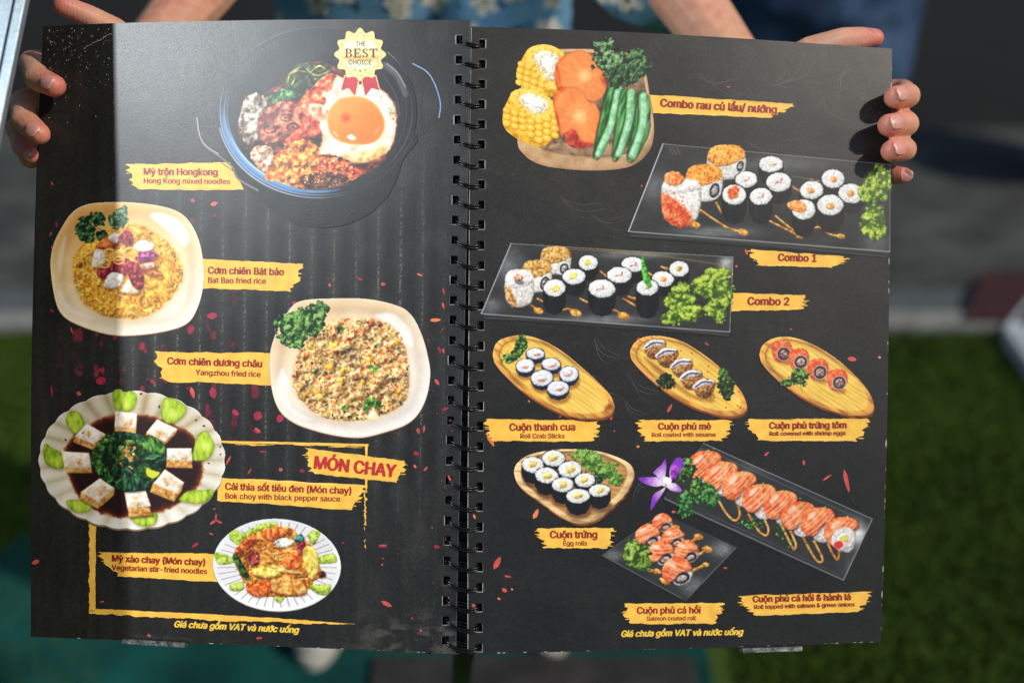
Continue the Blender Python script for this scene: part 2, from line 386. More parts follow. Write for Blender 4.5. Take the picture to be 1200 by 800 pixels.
def dark_plate(c, q, rim, glow, seed, thick=6, glow2=None, inner=.86):
    q = [np.array(p, float) for p in q]
    low = [p + np.array([0, thick]) for p in q]
    c.poly([q[0], q[1], low[1], low[2], low[3], low[0]], (44, 44, 45), s=False, f=.8)
    c.poly(q, lambda X, Y, D: np.clip(54 + 26 * (fbm(X / 22, Y / 12, seed)[..., None] - .5) + np.zeros(3), 0, 255), s=False, f=.6)
    ctr = sum(q) / 4
    for (p, rad, amt) in glow:
        def g(X, Y, D, p=p, rad=rad, amt=amt):
            e = np.exp(-(((X - p[0]) / rad[0]) ** 2 + ((Y - p[1]) / rad[1]) ** 2)); return np.clip(54 + amt * e * (.6 + .8 * fbm(X / 9, Y / 6, seed + 2)), 0, 255)[..., None] + np.array([0, 1, 2])
        m = Print.sdist(q, *np.meshgrid([0.], [0.]))
        w = c.win(p[0] - rad[0] * 2, p[1] - rad[1] * 2, p[0] + rad[0] * 2, p[1] + rad[1] * 2)
        if w is None: continue
        sl, X, Y = w; D = Print.sdist(q, X, Y); e = np.exp(-(((X - p[0]) / rad[0]) ** 2 + ((Y - p[1]) / rad[1]) ** 2))
        c.put(sl, np.clip(D / 2 + .5, 0, 1) * np.clip(e * 1.2, 0, 1), g, X, Y, D, False)
    inn = [ctr + (p - ctr) * inner for p in q]
    for i in range(4):
        c.line([inn[i], inn[(i + 1) % 4]], .8, (70, 70, 72), op=.55)
    for i, (col, w) in enumerate(rim):
        if w: c.line([q[i], q[(i + 1) % 4]], w, col, s=False, solid=True, op=.9, f=.5)
    for i in range(4): c.line([q[i], low[i]], .6, (60, 60, 62), op=.4)

def wood_plate(c, out, seed, ang, rim=(218, 152, 78), base=((220, 158, 70), (242, 192, 96), (252, 216, 130)), inner=.9, thick=4, shift=(0, -1)):
    p = np.array(sm(out)); ctr = p.mean(0)
    c.poly(p + np.array([1.0, thick]), tex([(92, 46, 16), (128, 70, 26), (150, 88, 38)], 4, seed, 10, ani=6, rot=ang), s=False)
    c.poly(p, tex([np.array(rim) * .8, rim, np.minimum(np.array(rim) * 1.14, 255)], 3, seed, 8, ani=7, rot=ang), s=False)
    inn = ctr + (p - ctr) * inner + np.array(shift)
    base = [np.array(b, float) for b in base]
    def wc(X, Y, D):
        c_, s_ = math.cos(ang), math.sin(ang); U = X * c_ + Y * s_; V = -X * s_ + Y * c_
        n = fbm(U / 26, V / 2.6, seed) * .65 + .35 * (0.5 + .5 * np.sin((V + 5 * fbm(U / 20, V / 8, seed + 1)) * 1.3))
        col = pal_at(base, (n - .5) * 1.25 + .52)
        sh = 1 - .55 * np.exp(-np.maximum(D, 0) / 1.8) * np.clip(.5 - ((X - ctr[0]) * .3 + (Y - ctr[1]) * 1.0) / 26, 0, 1)
        return np.clip(col * sh[..., None], 0, 255)
    c.poly(inn, wc, s=False, f=.7)
    n = len(p)
    for i in range(0, n, 1):
        q0, q1 = p[i], p[(i + 1) % n]
        up = (-(q0[1] - ctr[1]) * .8 - (q0[0] - ctr[0]) * .35)
        if up > 0 or True: c.line([q0, q1], 1.0, (248, 214, 160), s=False, op=.25 + .45 * float(up > 0))

def cream_plate(c, out, cin, pal, seed, gl, foot=(150, 110, 70)):
    p = np.array(sm(out)); ctr = p.mean(0)
    c.poly(p + np.array([0, 1.6]), foot, s=False)
    lo, mid, hi = [np.array(k, float) for k in pal]
    def col(X, Y, D):
        t = np.clip(((X - ctr[0]) * .35 + (Y - ctr[1]) * 1.0) / 75 * .5 + .5, 0, 1)
        k = pal_at([lo, mid, hi], t + .25 * (fbm(X / 30, Y / 30, seed) - .5))
        rimv = np.exp(-np.maximum(D, 0) / 1.3)[..., None]
        well = np.exp(-((D - 13) / 6) ** 2)[..., None]
        k = k * (1 - .1 * well) + (np.array([250, 244, 236]) - k) * rimv * .7
        return np.clip(k, 0, 255)
    c.poly(p, col, s=False)
    for g in gl:
        c.poly(g[0], g[1], f=g[2], op=g[3], solid=False)

def dish_stone_pot():
    c = Print(228, 30, 522, 272); t = T(3.6375, 220, 20)
    side = t((140, 470), (150, 560), (230, 700), (330, 800), (450, 880), (560, 900), (680, 885), (790, 830), (870, 740), (915, 620), (930, 480))
    c.poly(side, tex([(17, 17, 18), (22, 22, 23), (28, 28, 28)], 9, 3, 3), f=2)
    c.ell(373, 131, 116, 99, 0, tex([(16, 17, 20), (22, 24, 27), (30, 32, 35)], 12, 5, 3), f=1.0)
    for k, (sc, wd, col, a0, a1) in enumerate([(1.0, 1.8, (150, 172, 196), 1.25, 3.55), (.955, 2.6, (112, 146, 184), 1.3, 3.5), (.925, 1.2, (176, 196, 216), 1.2, 3.4),
            (1.0, .8, (120, 124, 128), 3.6, 4.9), (.93, 1.0, (86, 92, 98), 3.6, 4.4), (.89, .8, (96, 100, 104), 3.7, 4.2), (.96, .8, (120, 124, 128), -.3, .9), (.9, .7, (90, 92, 94), -.6, 1.0), (1.01, .7, (96, 96, 96), .2, 1.2)]):
        c.line([(373 + 115 * sc * math.cos(a), 131 + 98 * sc * math.sin(a)) for a in np.linspace(a0, a1, 26)], wd, col, op=.9, taper=True)
    c.line([(373 + 112 * math.cos(a), 131 + 94 * math.sin(a)) for a in np.linspace(1.35, 3.2, 24)], 9, (104, 146, 192), op=.8, taper=True, f=1.6)
    c.line([(373 + 117.5 * math.cos(a), 131 + 101 * math.sin(a)) for a in np.linspace(1.3, 3.4, 26)], 1.6, (206, 214, 222), op=.85, taper=True)
    c.line([(373 + 108 * math.cos(a), 131 + 91 * math.sin(a)) for a in np.linspace(1.4, 3.1, 24)], 1.4, (196, 216, 236), op=.9, taper=True)
    c.line(t((40, 430), (50, 500), (75, 550), (130, 590), (190, 640), (215, 690), (300, 740)), 2.4, (122, 118, 114), solid=True)
    c.line(t((42, 430), (54, 505), (80, 548), (135, 585)), 1.0, (196, 190, 184), solid=True)
    c.line(t((60, 560), (130, 610), (200, 660)), 1.5, (70, 68, 66), solid=True)
    c.line(t((850, 130), (890, 155), (925, 188)), 1.6, (190, 194, 202)); c.line(t((855, 150), (910, 205), (955, 275)), 1.4, (176, 178, 186))
    c.line(t((840, 205), (890, 250), (930, 330)), 7, (104, 100, 104), f=1.6, op=.8); c.line(t((850, 200), (895, 240), (930, 300)), 1.0, (180, 178, 182))
    c.line(t((960, 200), (1020, 235), (1055, 290), (1078, 370), (1072, 430)), 2.0, (140, 168, 206), solid=True)
    c.line(t((840, 260), (885, 330), (905, 420)), .9, (120, 118, 118), op=.8)
    # contents
    c.poly(t((250, 340), (330, 330), (450, 220), (560, 190), (660, 230), (860, 330), (900, 450), (860, 590), (780, 660), (640, 725), (500, 735), (380, 690), (290, 620), (220, 500), (225, 420)), tex([(40, 18, 12), (92, 44, 26), (136, 74, 42)], 4, 8, 40))
    c.poly(t((420, 300), (430, 230), (480, 200), (560, 200), (620, 240), (600, 330), (520, 365), (430, 350)), tex([(20, 30, 20), (42, 56, 34), (90, 100, 56)], 3, 9, 40), rag=1.5)
    for q in [((425, 290), (440, 240), (500, 205)), ((500, 215), (545, 250), (600, 235)), ((460, 260), (440, 300), (450, 320)), ((520, 240), (560, 210), (590, 225)), ((430, 250), (470, 230), (520, 240))]:
        c.line(t(*q), 1.8, (196, 186, 110), taper=True)
    c.poly(t((330, 350), (400, 310), (460, 290), (450, 340), (370, 370)), tex([(20, 60, 30), (60, 110, 60), (120, 150, 100)], 3, 4, 40), rag=1)
    c.poly(t((540, 290), (620, 240), (670, 300), (600, 340), (560, 400), (470, 380)), tex([(168, 48, 30), (214, 90, 54), (240, 150, 110)], 4, 11, 40), rag=1.2)
    c.poly(t((220, 450), (250, 345), (310, 330), (340, 380), (310, 440), (300, 520), (250, 540)), tex([(96, 80, 68), (170, 152, 136), (226, 214, 200)], 5, 14, 26), rag=2)
    c.poly(t((270, 600), (290, 550), (360, 560), (360, 640), (320, 660)), tex([(130, 90, 70), (190, 150, 120), (232, 212, 190)], 5, 15, 26), rag=1.5)
    # rolled meat
    c.poly(t((295, 480), (310, 420), (360, 380), (430, 360), (490, 400), (495, 460), (450, 500), (380, 530), (320, 530)), tex([(98, 44, 36), (158, 88, 70), (200, 136, 112)], 5, 17, 24), rag=1.2)
    for a in range(3):
        ctr = t([(350, 480), (420, 430), (450, 470)][a])[0]
        for rr in (3, 6, 9): c.line([(ctr[0] + rr * math.cos(q) * 1.1, ctr[1] + rr * .7 * math.sin(q)) for q in np.linspace(a, a + 4.5, 10)], 1.1, (206, 152, 126) if rr != 6 else (98, 40, 36), op=.8)
    c.poly(t((480, 400), (540, 400), (580, 440), (570, 500), (500, 510), (430, 560), (420, 520), (490, 460)), tex([(140, 26, 24), (196, 58, 44), (232, 128, 96)], 5, 19, 30), rag=1.2)
    c.poly(t((330, 690), (370, 600), (420, 560), (490, 520), (560, 560), (580, 600), (700, 640), (760, 660), (640, 722), (500, 735), (400, 705)), tex([(150, 66, 20), (206, 116, 44), (240, 176, 96)], 4, 21, 50), rag=2)
    c.poly(t((540, 640), (620, 600), (720, 640), (760, 655), (700, 690), (620, 700)), tex([(120, 30, 18), (190, 70, 40), (226, 130, 80)], 3, 22, 50), rag=1.5)
    c.poly(t((480, 680), (600, 660), (690, 690), (600, 728), (510, 730)), tex([(44, 20, 12), (90, 44, 24), (150, 90, 50)], 3, 25, 50), rag=2)
    c.splats(inpoly(t((400, 690), (480, 620), (600, 580), (720, 650), (640, 720), (500, 730)), 150, 5), 1.0, [(236, 204, 140), (212, 160, 90), (246, 226, 180), (120, 60, 30)], 4, hl=.4)
    c.splats(inpoly(t((300, 640), (330, 540), (450, 520), (500, 560), (420, 640)), 60, 6), 1.0, [(226, 150, 90), (176, 70, 40), (240, 190, 150)], 6, hl=.5)
    c.shade(t((225, 420), (330, 330), (560, 200), (900, 450), (780, 660), (500, 735), (290, 620)), 9, .5, 37)
    # egg
    egg = t((560, 440), (590, 360), (575, 320), (605, 315), (640, 255), (700, 280), (800, 300), (850, 330), (885, 390), (890, 480), (865, 560), (815, 600), (730, 625), (660, 600), (610, 590), (560, 580), (575, 520))
    def ec(X, Y, D):
        n = fbm(X / 9, Y / 9, 31); k = pal_at([(200, 172, 134), (230, 214, 192), (244, 238, 226)], (n - .5) * 1.6 + .62)
        e = np.exp(-np.maximum(D, 0) / 2.0)[..., None]; return k * (1 - e * .5) + np.array([206, 134, 66]) * e * .5
    c.poly(egg, ec, rag=1.4, f=.8)
    c.poly(t((660, 590), (760, 570), (850, 545), (820, 600), (740, 622)), tex([(214, 130, 50), (236, 176, 90), (250, 220, 160)], 4, 32, 20), f=3, op=.8, solid=False)
    c.poly(t((790, 310), (850, 335), (885, 400), (870, 440), (830, 380)), tex([(186, 180, 160), (226, 220, 206), (246, 240, 230)], 3, 33, 50), f=1.5, op=.9)
    c.splats(inpoly(t((860, 380), (895, 400), (885, 440), (865, 430)), 16, 8), 1.2, [(216, 190, 140), (180, 140, 90)], 3)
    c.poly(t((480, 380), (560, 370), (600, 400), (575, 440), (500, 420)), tex([(214, 110, 70), (240, 170, 130), (250, 220, 196)], 4, 35, 20), f=2, op=.9)
    yk = t((595, 440), (612, 385), (660, 348), (730, 340), (790, 365), (832, 420), (838, 480), (805, 530), (740, 546), (660, 535), (612, 500))
    def yc(X, Y, D):
        u = ((X - 418) * .5 + (Y - 142)) / 30; k = pal_at([(240, 164, 92), (238, 134, 52), (226, 112, 38)], .5 + .3 * u + .3 * (fbm(X / 12, Y / 12, 36) - .5))
        e = np.exp(-np.maximum(D, 0) / 1.6)[..., None]; return k * (1 - e * .4) + np.array([250, 190, 110]) * e * .4
    c.poly(yk, yc, f=.8)
    c.ell(405.5, 139, 6, 5.5, 0, (214, 96, 42), f=2.2, op=.85); c.ell(405.5, 139, 2.4, 2.2, 0, (198, 72, 34), f=1.2, op=.8)
    c.poly(t((680, 512), (700, 502), (718, 520), (700, 525)), (255, 250, 244), f=.5); c.line(t((625, 490), (640, 510)), 1.0, (252, 226, 190)); c.line(t((800, 500), (820, 470)), 1.0, (250, 200, 150), op=.7)
    return c

def dish_bat_bao():
    c = Print(56, 234, 243, 396); t = T(4, 30, 200)
    out = t((118, 450), (130, 350), (170, 265), (225, 190), (300, 155), (430, 147), (570, 155), (690, 180), (760, 225), (810, 310), (835, 420), (835, 540), (810, 640), (760, 715), (650, 753), (500, 771), (390, 765), (270, 730), (180, 680), (140, 600))
    gl = [(t((585, 210), (640, 200), (720, 235), (765, 300), (760, 345), (730, 345), (680, 290), (630, 250)), (252, 248, 240), 1.2, .9),
          (t((150, 420), (175, 330), (190, 310), (180, 400), (165, 480)), (240, 226, 204), 2.0, .6), (t((160, 560), (220, 640), (320, 690), (240, 680), (175, 630)), (250, 240, 226), 2.5, .55)]
    cream_plate(c, out, .8, [(222, 168, 106), (240, 208, 164), (250, 234, 210)], 41, gl)
    rice = t((235, 400), (290, 330), (360, 290), (450, 250), (540, 255), (620, 300), (690, 360), (740, 480), (700, 570), (640, 640), (540, 690), (400, 685), (300, 640), (250, 570), (225, 480))
    c.poly([(x + 1, y + 3) for x, y in rice], (190, 130, 66), f=5, op=.5)
    c.poly(rice, tex([(176, 112, 34), (206, 146, 56), (228, 176, 88)], 2, 42, 40), rag=2.2)
    c.splats(inpoly(rice, 1900, 43, 6), 1.5, [(222, 160, 56), (236, 182, 82), (214, 150, 52), (246, 210, 128), (236, 190, 96), (180, 112, 36)], 44, (.35, .6), 14, hl=.25)
    c.shade(rice, 9, .32, 48)
    c.parsley(*t((315, 268))[0], 20, 17, -.3, DGREEN, 45, 1.9); c.parsley(*t((440, 220))[0], 15, 11, -.7, [(20, 54, 30), (44, 92, 56), (86, 138, 92), (150, 190, 140)], 46, 1.8)
    red = [(96, 22, 36), (146, 44, 62), (186, 86, 96)]; wht = [(206, 190, 178), (240, 232, 226), (255, 252, 250)]; brn = [(120, 56, 24), (170, 96, 48), (214, 146, 90)]
    for pts, pal, sd in [(((330, 360), (380, 310), (440, 330), (410, 370)), [(150, 60, 20), (206, 110, 50), (230, 150, 90)], 1), (((390, 320), (420, 290), (440, 310), (430, 340)), wht, 2), (((440, 330), (460, 285), (500, 290), (500, 350)), red, 3),
            (((510, 350), (550, 325), (600, 345), (590, 375), (530, 380)), wht, 4), (((520, 400), (580, 375), (625, 395), (590, 425), (530, 425)), [(110, 30, 80), (160, 70, 120), (206, 130, 170)], 5), (((315, 450), (330, 370), (375, 385), (370, 440)), wht, 6),
            (((400, 440), (440, 400), (500, 430), (470, 490), (410, 480)), red, 7), (((335, 480), (380, 445), (420, 470), (370, 510)), red, 8), (((370, 545), (400, 480), (460, 490), (440, 545)), wht, 9), (((455, 570), (490, 510), (540, 570)), [(214, 190, 150), (240, 222, 196), (252, 244, 230)], 10),
            (((480, 450), (510, 425), (550, 470), (555, 540), (530, 560), (495, 520)), red, 11), (((550, 470), (600, 455), (650, 490), (600, 495)), brn, 12), (((540, 440), (600, 430), (610, 450), (560, 465)), [(190, 120, 110), (224, 170, 150), (240, 200, 180)], 13)]:
        c.poly(t(*[(x + 6, y + 12) for x, y in pts]), (110, 60, 20), f=1.5, op=.5); c.poly(t(*pts), tex(pal, 3, 50 + sd, 36, .2, 1), rag=.6, seed=sd)
    for (x, y, rr) in [(495, 385, 8), (440, 400, 7), (370, 435, 7), (395, 385, 6), (440, 420, 6)]:
        px, py = t((x, y))[0]
        c.line([(px + rr * math.cos(a), py + rr * .7 * math.sin(a)) for a in np.linspace(0, 6.3, 14)], 2.2, (222, 168, 84)); c.line([(px + rr * math.cos(a), py + rr * .7 * math.sin(a)) for a in np.linspace(3, 5.5, 8)], 1.0, (246, 214, 150))
    return c

def dish_yangzhou():
    c = Print(312, 346, 508, 514); t = T(4, 290, 320)
    out = t((105, 400), (130, 290), (190, 180), (250, 130), (390, 118), (560, 120), (700, 150), (770, 195), (820, 290), (850, 400), (858, 480), (840, 580), (800, 660), (740, 710), (640, 745), (540, 768), (440, 763), (330, 740), (220, 700), (150, 640), (115, 540))
    gl = [(t((600, 200), (680, 190), (760, 260), (780, 340), (740, 330), (690, 260)), (250, 246, 242), 2.0, .7), (t((140, 560), (160, 450), (190, 500), (210, 620), (300, 690), (200, 650)), (248, 242, 236), 2.5, .7)]
    cream_plate(c, out, .8, [(232, 196, 156), (242, 220, 196), (250, 238, 228)], 61, gl)
    rice = t((215, 510), (240, 380), (300, 300), (400, 225), (520, 215), (640, 230), (720, 300), (755, 420), (760, 500), (745, 590), (690, 640), (580, 680), (440, 690), (330, 660), (260, 600))
    c.poly([(x, y + 3) for x, y in rice], (206, 160, 110), f=5, op=.6)
    c.poly(rice, tex([(150, 104, 60), (196, 152, 98), (226, 190, 138)], 2, 62, 40), rag=2.5)
    c.splats(inpoly(rice, 2300, 63, 6), 1.35, [(226, 190, 130), (238, 212, 162), (206, 160, 94), (190, 134, 70), (246, 228, 190), (234, 204, 150), (168, 110, 60), (140, 90, 52)], 64, (.35, .65), 14, hl=.3)
    c.splats(inpoly(rice, 60, 65), 1.8, [(38, 66, 26), (60, 92, 34), (30, 44, 20)], 66, (.3, .7))
    c.splats(inpoly(rice, 100, 67), 2.0, [(206, 96, 50), (220, 122, 66), (176, 70, 40), (150, 60, 44)], 68, (.5, .9), hl=.4)
    for x, y, r in [(382, 440, 5), (455, 455, 4.6), (525, 585, 4), (405, 340, 4), (310, 550, 4), (275, 575, 4), (705, 325, 4), (540, 510, 4), (340, 575, 4), (300, 345, 4), (570, 405, 4), (705, 560, 3.6), (440, 500, 3.6)]:
        px, py = t((x, y))[0]; c.ell(px, py, r, r * .85, 0, tex([(214, 140, 30), (238, 176, 56), (250, 208, 110)], 3, int(x), 20, .25, 1), rag=.6, seed=int(y))
    for pts in [((580, 610), (610, 595), (640, 620), (600, 635)), ((440, 640), (460, 615), (475, 640)), ((540, 640), (560, 590), (600, 580), (570, 640)), ((575, 440), (600, 430), (610, 460), (590, 465)), ((300, 470), (320, 455), (335, 475)), ((420, 250), (450, 250), (450, 270))]:
        c.poly(t(*pts), tex([(40, 76, 24), (86, 130, 50), (150, 190, 90)], 2, 69, 30), rag=.7)
    c.poly(t((555, 660), (600, 650), (620, 680), (570, 685)), (232, 224, 170), rag=.8)
    c.shade(rice, 8, .5, 71)
    c.parsley(*t((262, 235))[0], 34, 27, -.35, GREEN, 70, 2.1)
    return c

def dish_bok_choy():
    c = Print(42, 452, 270, 626); t = T(4, 30, 440)
    cx, cy, n = 155, 538.5, 27
    rx, ry = 109, 80.5
    scal = [(cx + (rx + 2.0 * abs(math.sin(n * a / 2)) - 1) * math.cos(a), cy + (ry + 2.0 * abs(math.sin(n * a / 2)) - 1) * math.sin(a)) for a in np.linspace(0, 2 * math.pi, 270, endpoint=False)]
    c.poly(np.array(scal) + np.array([0, 2.6]), (128, 112, 90), s=False)
    def pc(X, Y, D):
        a = np.arctan2((Y - cy) / ry, (X - cx) / rx); r = np.hypot((X - cx) / rx, (Y - cy) / ry)
        fl = np.abs(np.sin(n * a / 2)); k = pal_at([(150, 130, 96), (204, 192, 168), (236, 232, 222)], .30 + .5 * fl * (.5 + .5 * np.clip((r - .6) * 2.5, 0, 1)) + .22 * (Y - cy) / ry + .25 * (fbm(X / 14, Y / 14, 81) - .5))
        e = np.exp(-np.maximum(D, 0) / 1.0)[..., None]; return np.clip(k + (np.array([252, 248, 240]) - k) * e * .85, 0, 255)
    c.poly(scal, pc, s=False)
    sau = t((190, 330), (300, 225), (420, 185), (540, 180), (680, 215), (780, 280), (830, 370), (830, 470), (770, 560), (650, 630), (500, 668), (370, 650), (250, 570), (195, 450))
    c.poly(sau, lambda X, Y, D: pal_at([(150, 84, 40), (92, 40, 22), (60, 26, 18), (46, 20, 16)], np.clip(D / 9, 0, 1) + .3 * (fbm(X / 10, Y / 10, 82) - .5)), f=1.6, rag=3.0, rsc=7)
    lim = [(120, 150, 36), (172, 198, 62), (208, 224, 110)]
    for pts, sd in [(((415, 70), (450, 62), (470, 100), (450, 160), (425, 160), (412, 110)), 1), (((455, 100), (490, 70), (525, 95), (510, 150), (470, 168), (452, 160)), 2), (((650, 110), (700, 108), (755, 150), (735, 195), (680, 225), (640, 190)), 3), (((190, 200), (215, 168), (255, 175), (275, 225), (240, 270), (205, 240)), 4),
            (((90, 320), (130, 340), (175, 370), (180, 430), (130, 430), (90, 400)), 5), (((190, 590), (240, 580), (310, 600), (290, 635), (230, 638)), 6), (((495, 660), (520, 645), (560, 655), (590, 640), (620, 645), (610, 690), (560, 705), (515, 690)), 7), (((720, 580), (760, 540), (830, 535), (880, 535), (860, 580), (800, 598)), 8), (((790, 340), (810, 280), (850, 260), (885, 320), (870, 375), (820, 398), (785, 390)), 9)]:
        def lc(X, Y, D, sd=sd):
            k = pal_at(lim, (fbm(X / 4, Y / 9, 90 + sd) - .5) * 1.6 + .45 + .02 * D); return np.clip(k * (1 - .3 * np.exp(-np.maximum(D, 0) / 1.2))[..., None], 0, 255)
        c.poly(t(*[(x + 3, y + 10) for x, y in pts]), (110, 96, 60), f=2, op=.45); c.poly(t(*pts), lc)
    tf = [[(425, 165), (525, 178), (520, 245), (420, 240)], [(620, 205), (715, 250), (655, 310), (570, 265)], [(665, 340), (780, 340), (785, 400), (662, 395)], [(655, 438), (745, 500), (710, 550), (598, 505)], [(465, 545), (565, 538), (590, 610), (480, 622)], [(350, 480), (420, 525), (345, 590), (260, 545)], [(170, 355), (300, 362), (308, 430), (185, 430)], [(290, 225), (378, 275), (320, 320), (232, 285)]]
    dp = [(0, 30), (-8, 22), (0, 34), (-12, 40), (6, 42), (-4, 34), (6, 26), (-6, 26)]
    for i, (q, d) in enumerate(zip(tf, dp)):
        lowq = [(x + d[0], y + d[1]) for x, y in q]
        c.poly(t(*[(x + 8, y + 8) for x, y in lowq]), (36, 16, 12), f=2, op=.6, s=False)
        hull = [q[3], q[0], q[1], lowq[1], lowq[2], lowq[3]] if i not in (3, 5) else [q[3], q[0], q[1], lowq[1], lowq[2], lowq[3]]
        c.poly(t(*hull), tex([(176, 112, 50), (206, 150, 84), (226, 184, 124)], 3, 100 + i, 16), s=False, f=.7)
        c.poly(t(*q), tex([(222, 198, 170), (242, 226, 206), (252, 244, 234)], 5, 110 + i, 14), s=False, f=.7, rag=.4)
        mx, my = np.mean(q, 0); r = random.Random(i)
        for _ in range(2):
            px, py = t((mx + r.uniform(-25, 30), my + r.uniform(-10, 22)))[0]
            c.ell(px, py, r.uniform(2.5, 4.5), r.uniform(2, 3), r.uniform(0, 3), tex([(190, 110, 50), (222, 160, 96), (236, 190, 140)], 2, i, 20), f=1.2, op=.7, rag=.6)
        for _ in range(4):
            px, py = t((mx + r.uniform(-35, 35), my + r.uniform(-20, 20)))[0]; c.ell(px, py, .5, .5, 0, (90, 60, 40), op=.6)
    gc = t((310, 370), (350, 310), (400, 265), (500, 275), (600, 285), (655, 330), (650, 420), (600, 490), (560, 530), (470, 540), (390, 500), (325, 440))
    c.poly([(x + 1, y + 2) for x, y in gc], (14, 12, 8), f=2, op=.7); c.poly(gc, tex([(14, 28, 14), (30, 62, 28), (58, 100, 44)], 5, 120, 50), rag=2)
    r = random.Random(121)
    lv = [((320, 380), (340, 320), (400, 270), (440, 290), (380, 330), (350, 420)), ((390, 265), (470, 262), (560, 280), (520, 298), (430, 290)), ((520, 300), (600, 285), (655, 330), (640, 370), (560, 350)), ((560, 365), (650, 375), (655, 420), (590, 425)), ((330, 420), (380, 430), (400, 480), (350, 470)), ((420, 520), (500, 470), (590, 490), (570, 530), (480, 540)), ((430, 350), (480, 300), (520, 320), (470, 400)), ((430, 440), (480, 400), (520, 430), (480, 480))]
    for i, p in enumerate(lv):
        c.poly(t(*p), tex([[(20, 46, 22), (60, 108, 44), (128, 168, 84)], [(10, 30, 24), (26, 66, 48), (70, 120, 80)]][i % 2], 3, 122 + i, 50, .35, 1.5, ani=2.5, rot=r.uniform(0, 3)), rag=.8)
    for _ in range(36):
        x, y = r.uniform(340, 630), r.uniform(285, 520); a = r.uniform(0, 3.1)
        if ((x - 485) / 160) ** 2 + ((y - 400) / 125) ** 2 > .85: continue
        c.line(t((x, y), (x + 25 * math.cos(a), y + 18 * math.sin(a)), (x + 48 * math.cos(a + .4), y + 36 * math.sin(a + .4))), r.uniform(.8, 2.2), r.choice([(120, 166, 96), (70, 120, 60), (28, 60, 34), (160, 196, 128), (16, 34, 20)]), op=.85, taper=True)
    c.splats([t((r.gauss(490, 28), r.gauss(375, 32)))[0] for _ in range(26)], 1.7, [(214, 160, 90), (236, 196, 130), (186, 116, 66), (170, 80, 50)], 7, hl=.4)
    c.poly(t((570, 430), (590, 440), (630, 455), (600, 480), (570, 465)), (206, 206, 70), rag=.6)
    for x, y in [(802, 208), (838, 235), (915, 332), (860, 410), (915, 368), (630, 145), (545, 85), (190, 300), (270, 268), (200, 330), (780, 690), (880, 200)]:
        px, py = t((x, y))[0]; c.ell(px, py, r.uniform(.8, 1.8), .9, r.uniform(0, 3), (26, 24, 20))
    return c

